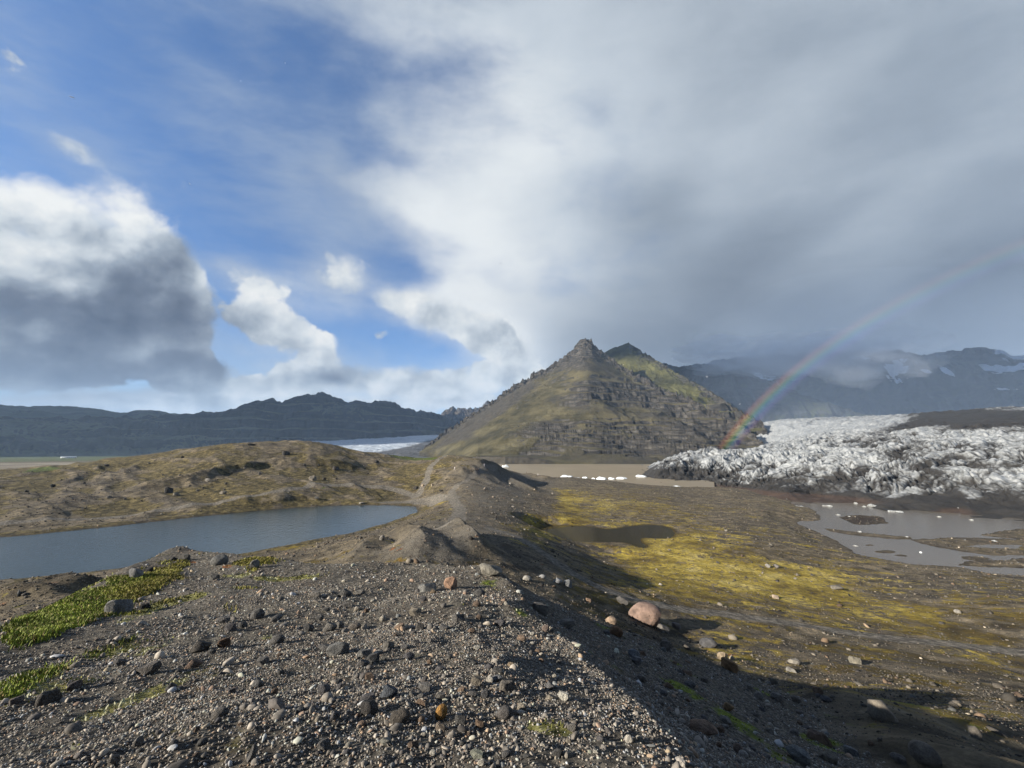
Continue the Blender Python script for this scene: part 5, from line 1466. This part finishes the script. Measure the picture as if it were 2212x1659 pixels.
def plants():
    rg = np.random.default_rng(12)
    P, r, i, j = sample_ground(620000, 4.5, 21, -57, -20, rg, .8)
    g = GATTR['grass'][i, j]; px = GATTR['px'][i, j]; py = GATTR['py'][i, j]
    upper = py < 1400 + .12 * (200 - px)
    k = (rg.random(len(r)) < g * np.where(upper, 1.0, .45))
    P, r, px, py, upper = P[k], r[k], px[k], py[k], upper[k]
    yel = np.clip((px - 190) / 160 + .5 * fbm(P[:, 0], P[:, 1], 1.2, 3, seed=910), 0, 1)[:, None]
    v = rg.uniform(.45, 1.5, (len(r), 1)) * (1 + .5 * fbm(P[:, 0], P[:, 1], .8, 3, seed=911))[:, None]
    t = (np.array([.21, .255, .036]) * (1 - yel) + np.array([.24, .22, .045]) * yel) * v * .80
    dead = rg.random(len(r)) < .16
    t[dead] = np.array([.21, .16, .07]) * v[dead]
    blades('grass', P, np.where(upper, .045, .03) * rg.uniform(.4, 1.7, len(r)), r * .0013 + .003, t, 'bright green grass sloping down the left side of the ridge', 'grass')
    P, r, i, j = sample_ground(260000, 2.2, 24, -57, 57, rg, .8)
    l = GATTR['lichen'][i, j]; k = rg.random(len(r)) < l * .8
    P, r = P[k], r[k]
    sel = fbm(P[:, 0], P[:, 1], .7, 3, seed=920)[:, None]
    t = np.where(sel > .12, np.array([[.30, .30, .20]]), np.where(sel > -.2, np.array([[.16, .16, .04]]), np.array([[.075, .075, .018]]))) * rg.uniform(.6, 1.35, (len(r), 1))
    blades('moss', P, rg.uniform(.012, .035, len(r)), r * .0022 + .005, t, 'pale lichen and olive moss cushions among the near stones', 'moss')


plants()


# ------------------------------------------------------------------ ice afloat
icem, _b = new_mat('berg_ice')
_P = _b.n.new('ShaderNodeTexCoord').outputs['Object']
finish(_b, _b.ramp(_b.noise(_P, 2.2, 7, .6), [(.3, (.40, .46, .49)), (.55, (.62, .65, .66))]), .45, _b.bump(_b.noise(_P, 5, 8, .65), .5, .2), .35)
icem2, _b = new_mat('dirty_ice')
_P = _b.n.new('ShaderNodeTexCoord').outputs['Object']
finish(_b, _b.ramp(_b.noise(_P, 1.6, 8, .65), [(.36, (.04, .035, .03)), (.5, (.22, .225, .22)), (.62, (.36, .375, .375))]), .5, _b.bump(_b.noise(_P, 5, 8, .65), .5, .2), .3)


def berg(px, py, w, h, label, group=None, seed=0, mat=None, name='iceberg', cat='iceberg', z=Z_LAGOON):
    a, t = aer(px, py); r = z / float(t)
    x = r * math.sin(a); y = r * math.cos(a); W = w / F * y * math.cos(float(a)); H = max(h / F * y, .25)
    V, Fc = rock_verts(4000 + seed, 3, 'angular')
    n = fbm(V[:, 0], V[:, 1], .45, 3, .5, seed=seed)
    V = V * np.array([W, min(W * .5, 9), 1]); V[:, 2] *= H * 1.5 / np.ptp(V[:, 2]); V[:, 2] += n * H * .35 * (V[:, 2] > 0)
    o = mesh_obj(name, V, Fc, mat or icem, False)
    o.location = (x, y + min(W * .2, 3), z + H * .22); o.rotation_euler = (0, 0, -float(a))
    tag(o, label, cat, group)


BERGS = [(1092,1009.5,15,5.5,'white iceberg near the left end of the lagoon'),(1077,1008.5,5,2.5,'tiny white iceberg left of the first one on the lagoon'),(1224,1033,27,6.5,'long flat white iceberg, left end of the floating row'),
 (1247,1034,16,2.5,'thin low ice floe right of the long flat iceberg'),(1264,1034.5,13,4.5,'humped white iceberg in the floating row'),(1283,1035.5,10,3,'small ice floe in the middle of the floating row'),(1300,1036.5,22,6,'white iceberg with two humps in the floating row'),
 (1322,1036,14,4.5,'low white iceberg in the right half of the floating row'),(1344,1035,25,4,'long thin ice floe at the right end of the floating row'),(1387,1031.5,24,5,'lone white iceberg close to the glacier snout'),(1465,1052,22,2.5,'flat floe of white ice on the shore by the snout')]
for k, q in enumerate(BERGS): berg(*q, seed=k * 7)
CHUNKS = [(1890,1095,26,5),(1940,1107,34,3),(2070,1106,18,8),(1700,1081,14,4),(1850,1088,12,4),(1731,1095,26,3),(1790,1094,30,3.5),(1868,1095,14,3.5),(1812,1113,14,3),(1836,1117,10,3),(1858,1150,12,4),(1960,1161,12,3),(1850,1180,16,3),(2150,1171,24,5),(2085,1168,12,3),(1990,1194,8,3),(1947,1106,10,3),(2100,1124,14,3),(2030,1117,14,3)]
for k, q in enumerate(CHUNKS):
    if k > 2: q = (q[0], q[1], q[2] * .75, q[3] * .7)
    berg(*q, ['grubby white ice block stranded where the dirty ice meets the pool', 'long low ridge of white ice at the edge of the pool', 'rounded white ice lump under the dark ice front'][k] if k < 3 else 'small chunk of grubby ice lying in the brown pool', None if k < 3 else 'ice chunks in the brown pool', 200 + k * 5, icem if k in (15,) else icem2, 'ice_chunk', 'ice chunk')


# ------------------------------------------------------------------ people, gulls and a farm
def skin_obj(name, chain, mat, parent=None, sub=1):
    """one continuous body from joints: (key, parent key, x, y, z, radius)"""
    me = bpy.data.meshes.new(name); bm = bmesh.new(); lay = bm.verts.layers.skin.verify(); vs = {}
    for k, p, x, y, z, rd in chain:
        v = bm.verts.new((x, y, z)); v[lay].radius = rd if isinstance(rd, tuple) else (rd, rd); v[lay].use_root = p is None; vs[k] = v
        if p: bm.edges.new((vs[p], v))
    bm.to_mesh(me); bm.free(); me.materials.append(mat)
    o = bpy.data.objects.new(name, me); COL.objects.link(o)
    o.modifiers.new('skin', 'SKIN'); m = o.modifiers.new('subsurf', 'SUBSURF'); m.levels = m.render_levels = sub
    if parent: o.parent = parent
    return o


def flat_mat(name, col, rough=.8):
    m, b = new_mat(name)
    n = b.noise(b.n.new('ShaderNodeTexCoord').outputs['Object'], 9, 5, .6)
    finish(b, b.mix(1.0, col, b.ramp(n, [(.3, (.8, .8, .8)), (.7, (1.15, 1.15, 1.15))]), 'MULTIPLY'), rough, None, .25)
    return m


def make_person(jacket, trousers):
    hd = flat_mat('skin', (.45, .29, .21)); 
    body = [('hip', None, 0, 0, .95, .13), ('waist', 'hip', 0, 0, 1.1, .125), ('chest', 'waist', 0, 0, 1.33, (.17, .12)), ('neck', 'chest', 0, .0, 1.5, .055), ('head', 'neck', 0, .015, 1.62, .095), ('top', 'head', 0, .01, 1.72, .08)]
    for s, n in ((-1, 'l'), (1, 'r')):
        body += [('sh' + n, 'chest', s * .19, 0, 1.42, .06), ('el' + n, 'sh' + n, s * .25, -.02, 1.14, .045), ('wr' + n, 'el' + n, s * .24, .07, .92, .032), ('ha' + n, 'wr' + n, s * .235, .10, .82, .036),
                 ('th' + n, 'hip', s * .10, 0, .86, .09), ('kn' + n, 'th' + n, s * .11, .03 + .05 * s, .49, .062), ('an' + n, 'kn' + n, s * .11, -.02 + .10 * s, .09, .042), ('fo' + n, 'an' + n, s * .12, .14 + .10 * s, .04, .04)]
    o = skin_obj('person', body, hd)
    jk = [('a', None, 0, 0, .90, .165), ('b', 'a', 0, 0, 1.12, .16), ('c', 'b', 0, 0, 1.34, (.205, .155)), ('d', 'c', 0, 0, 1.47, .08)]
    for s, n in ((-1, 'l'), (1, 'r')):
        jk += [('s' + n, 'c', s * .2, 0, 1.42, .08), ('e' + n, 's' + n, s * .255, -.02, 1.14, .066), ('w' + n, 'e' + n, s * .245, .07, .94, .05)]
    skin_obj('jacket', jk, jacket, o)
    tr = [('a', None, 0, 0, .93, .15)]
    for s, n in ((-1, 'l'), (1, 'r')):
        tr += [('t' + n, 'a', s * .10, 0, .84, .108), ('k' + n, 't' + n, s * .11, .03 + .05 * s, .49, .08), ('n' + n, 'k' + n, s * .11, -.02 + .10 * s, .10, .062)]
    skin_obj('trousers', tr, trousers, o)
    skin_obj('hair', [('a', None, 0, -.015, 1.66, .098), ('b', 'a', 0, -.01, 1.745, .07)], flat_mat('hair', (.03, .022, .016)), o)
    return o


def copy_tree(o):
    c = o.copy(); COL.objects.link(c)
    for ch in o.children:
        d = ch.copy(); COL.objects.link(d); d.parent = c
    return c


pale_p = make_person(flat_mat('white_jacket', (.72, .70, .72)), flat_mat('light_trousers', (.46, .44, .47)))
dark_p = make_person(flat_mat('black_jacket', (.018, .018, .02)), flat_mat('dark_trousers', (.022, .022, .026)))
PEOPLE = [(1046,1008,pale_p,'person in white clothes walking along the top of the dark ridge',None),(1081,1026,dark_p,'lone person in dark clothes on the crest of the nearer ridge',None),(1137,1023,dark_p,'person in dark clothes standing against the tan lagoon',None),
 (1162,1028,pale_p,'person in pale clothes at the lagoon edge of the ridge',None),(1018,1018.5,dark_p,'person in dark clothes walking in a group below the ridge top','walkers on the ridge'),(1023,1018.5,dark_p,'person in dark clothes walking in a group below the ridge top','walkers on the ridge'),
 (1029,1018.5,dark_p,'person in dark clothes walking in a group below the ridge top','walkers on the ridge'),(1033,1018.5,dark_p,'person in dark clothes walking in a group below the ridge top','walkers on the ridge'),(982,1015,pale_p,'person in pale clothes on the knoll left of the walkers',None)]
used = set()
for px_, py_, proto, lab_, grp_ in PEOPLE:
    o = proto if id(proto) not in used else copy_tree(proto); used.add(id(proto))
    x, y, z, r_ = hit(px_, py_)
    o.location = (x, y, z - .02); o.rotation_euler = (0, 0, random.uniform(0, 6.28)); tag(o, lab_, 'person', grp_)

gullw = flat_mat('gull_white', (.82, .82, .82)); gulld = flat_mat('gull_dark', (.05, .05, .055))


def gull(px, py, r, mat, label, bank, grp=None):
    ch = [('b', None, 0, 0, 0, .07), ('h', 'b', 0, .2, .02, .045), ('k', 'h', 0, .29, .01, .015), ('t', 'b', 0, -.24, 0, (.06, .015))]
    for s, n in ((-1, 'l'), (1, 'r')):
        ch += [('w' + n, 'b', s * .22, .06, .09, (.075, .018)), ('v' + n, 'w' + n, s * .48, .0, .06, (.05, .014)), ('u' + n, 'v' + n, s * .72, -.12, -.02, (.018, .008))]
    o = skin_obj('gull', ch, mat)
    o.location = at_r(px, py, r); o.rotation_euler = (random.uniform(-.2, .2), bank, random.uniform(0, 6.28)); tag(o, label, 'bird', grp)


gull(155, 210, 120, gullw, 'white gull gliding in the blue sky at the upper left', .5)
gull(1081, 569, 150, gulld, 'dark gull against the bright cloud in the middle of the sky', .3)
for px_, py_, r_ in [(616,136,230),(520,175,250),(410,397,240),(1630,743,210),(1527,814,200),(1598,873,170),(1347,788,240)]:
    gull(px_, py_, r_, gullw, 'tiny white gull flying far off', random.uniform(-.6, .6), 'gulls far off')


def farm():
    x, y, z = at_r(149, 984.5, 2500); z = -28.0
    o = bpy.data.objects.new('farm_building', None); COL.objects.link(o); o.location = (x, y, z); o.rotation_euler = (0, 0, -math.atan2(x, y) + .12)
    tag(o, 'long low white farm building at the foot of the dark plateau', 'building')
    wm, rm, gm = flat_mat('white_wall', (.80, .80, .78)), flat_mat('grey_roof', (.55, .57, .58)), flat_mat('dark_glass', (.03, .035, .04), .2)
    def box(name, x0, x1, y0, y1, z0, z1, mat, par):
        q = box_obj(name, x0, x1, y0, y1, z0, z1, mat); q.parent = par; return q
    box('wall', -22, 22, -6, 6, -1, 4.5, wm, o)
    V = [(-22.6, -6.6, 4.5), (22.6, -6.6, 4.5), (22.6, 6.6, 4.5), (-22.6, 6.6, 4.5), (-22.6, 0, 7.6), (22.6, 0, 7.6)]
    me = bpy.data.meshes.new('roof'); me.from_pydata(V, [], [(0, 1, 5, 4), (2, 3, 4, 5), (1, 2, 5), (3, 0, 4), (3, 2, 1, 0)]); me.materials.append(rm)
    q = bpy.data.objects.new('roof', me); COL.objects.link(q); q.parent = o
    for k in range(6): box('window', -18 + k * 6.2, -16 + k * 6.2, -6.08, -5.98, 1.4, 3.2, gm, o)
    box('door', 17.5, 20.5, -6.1, -5.98, -.5, 3.2, flat_mat('door_paint', (.25, .08, .06)), o)


farm()
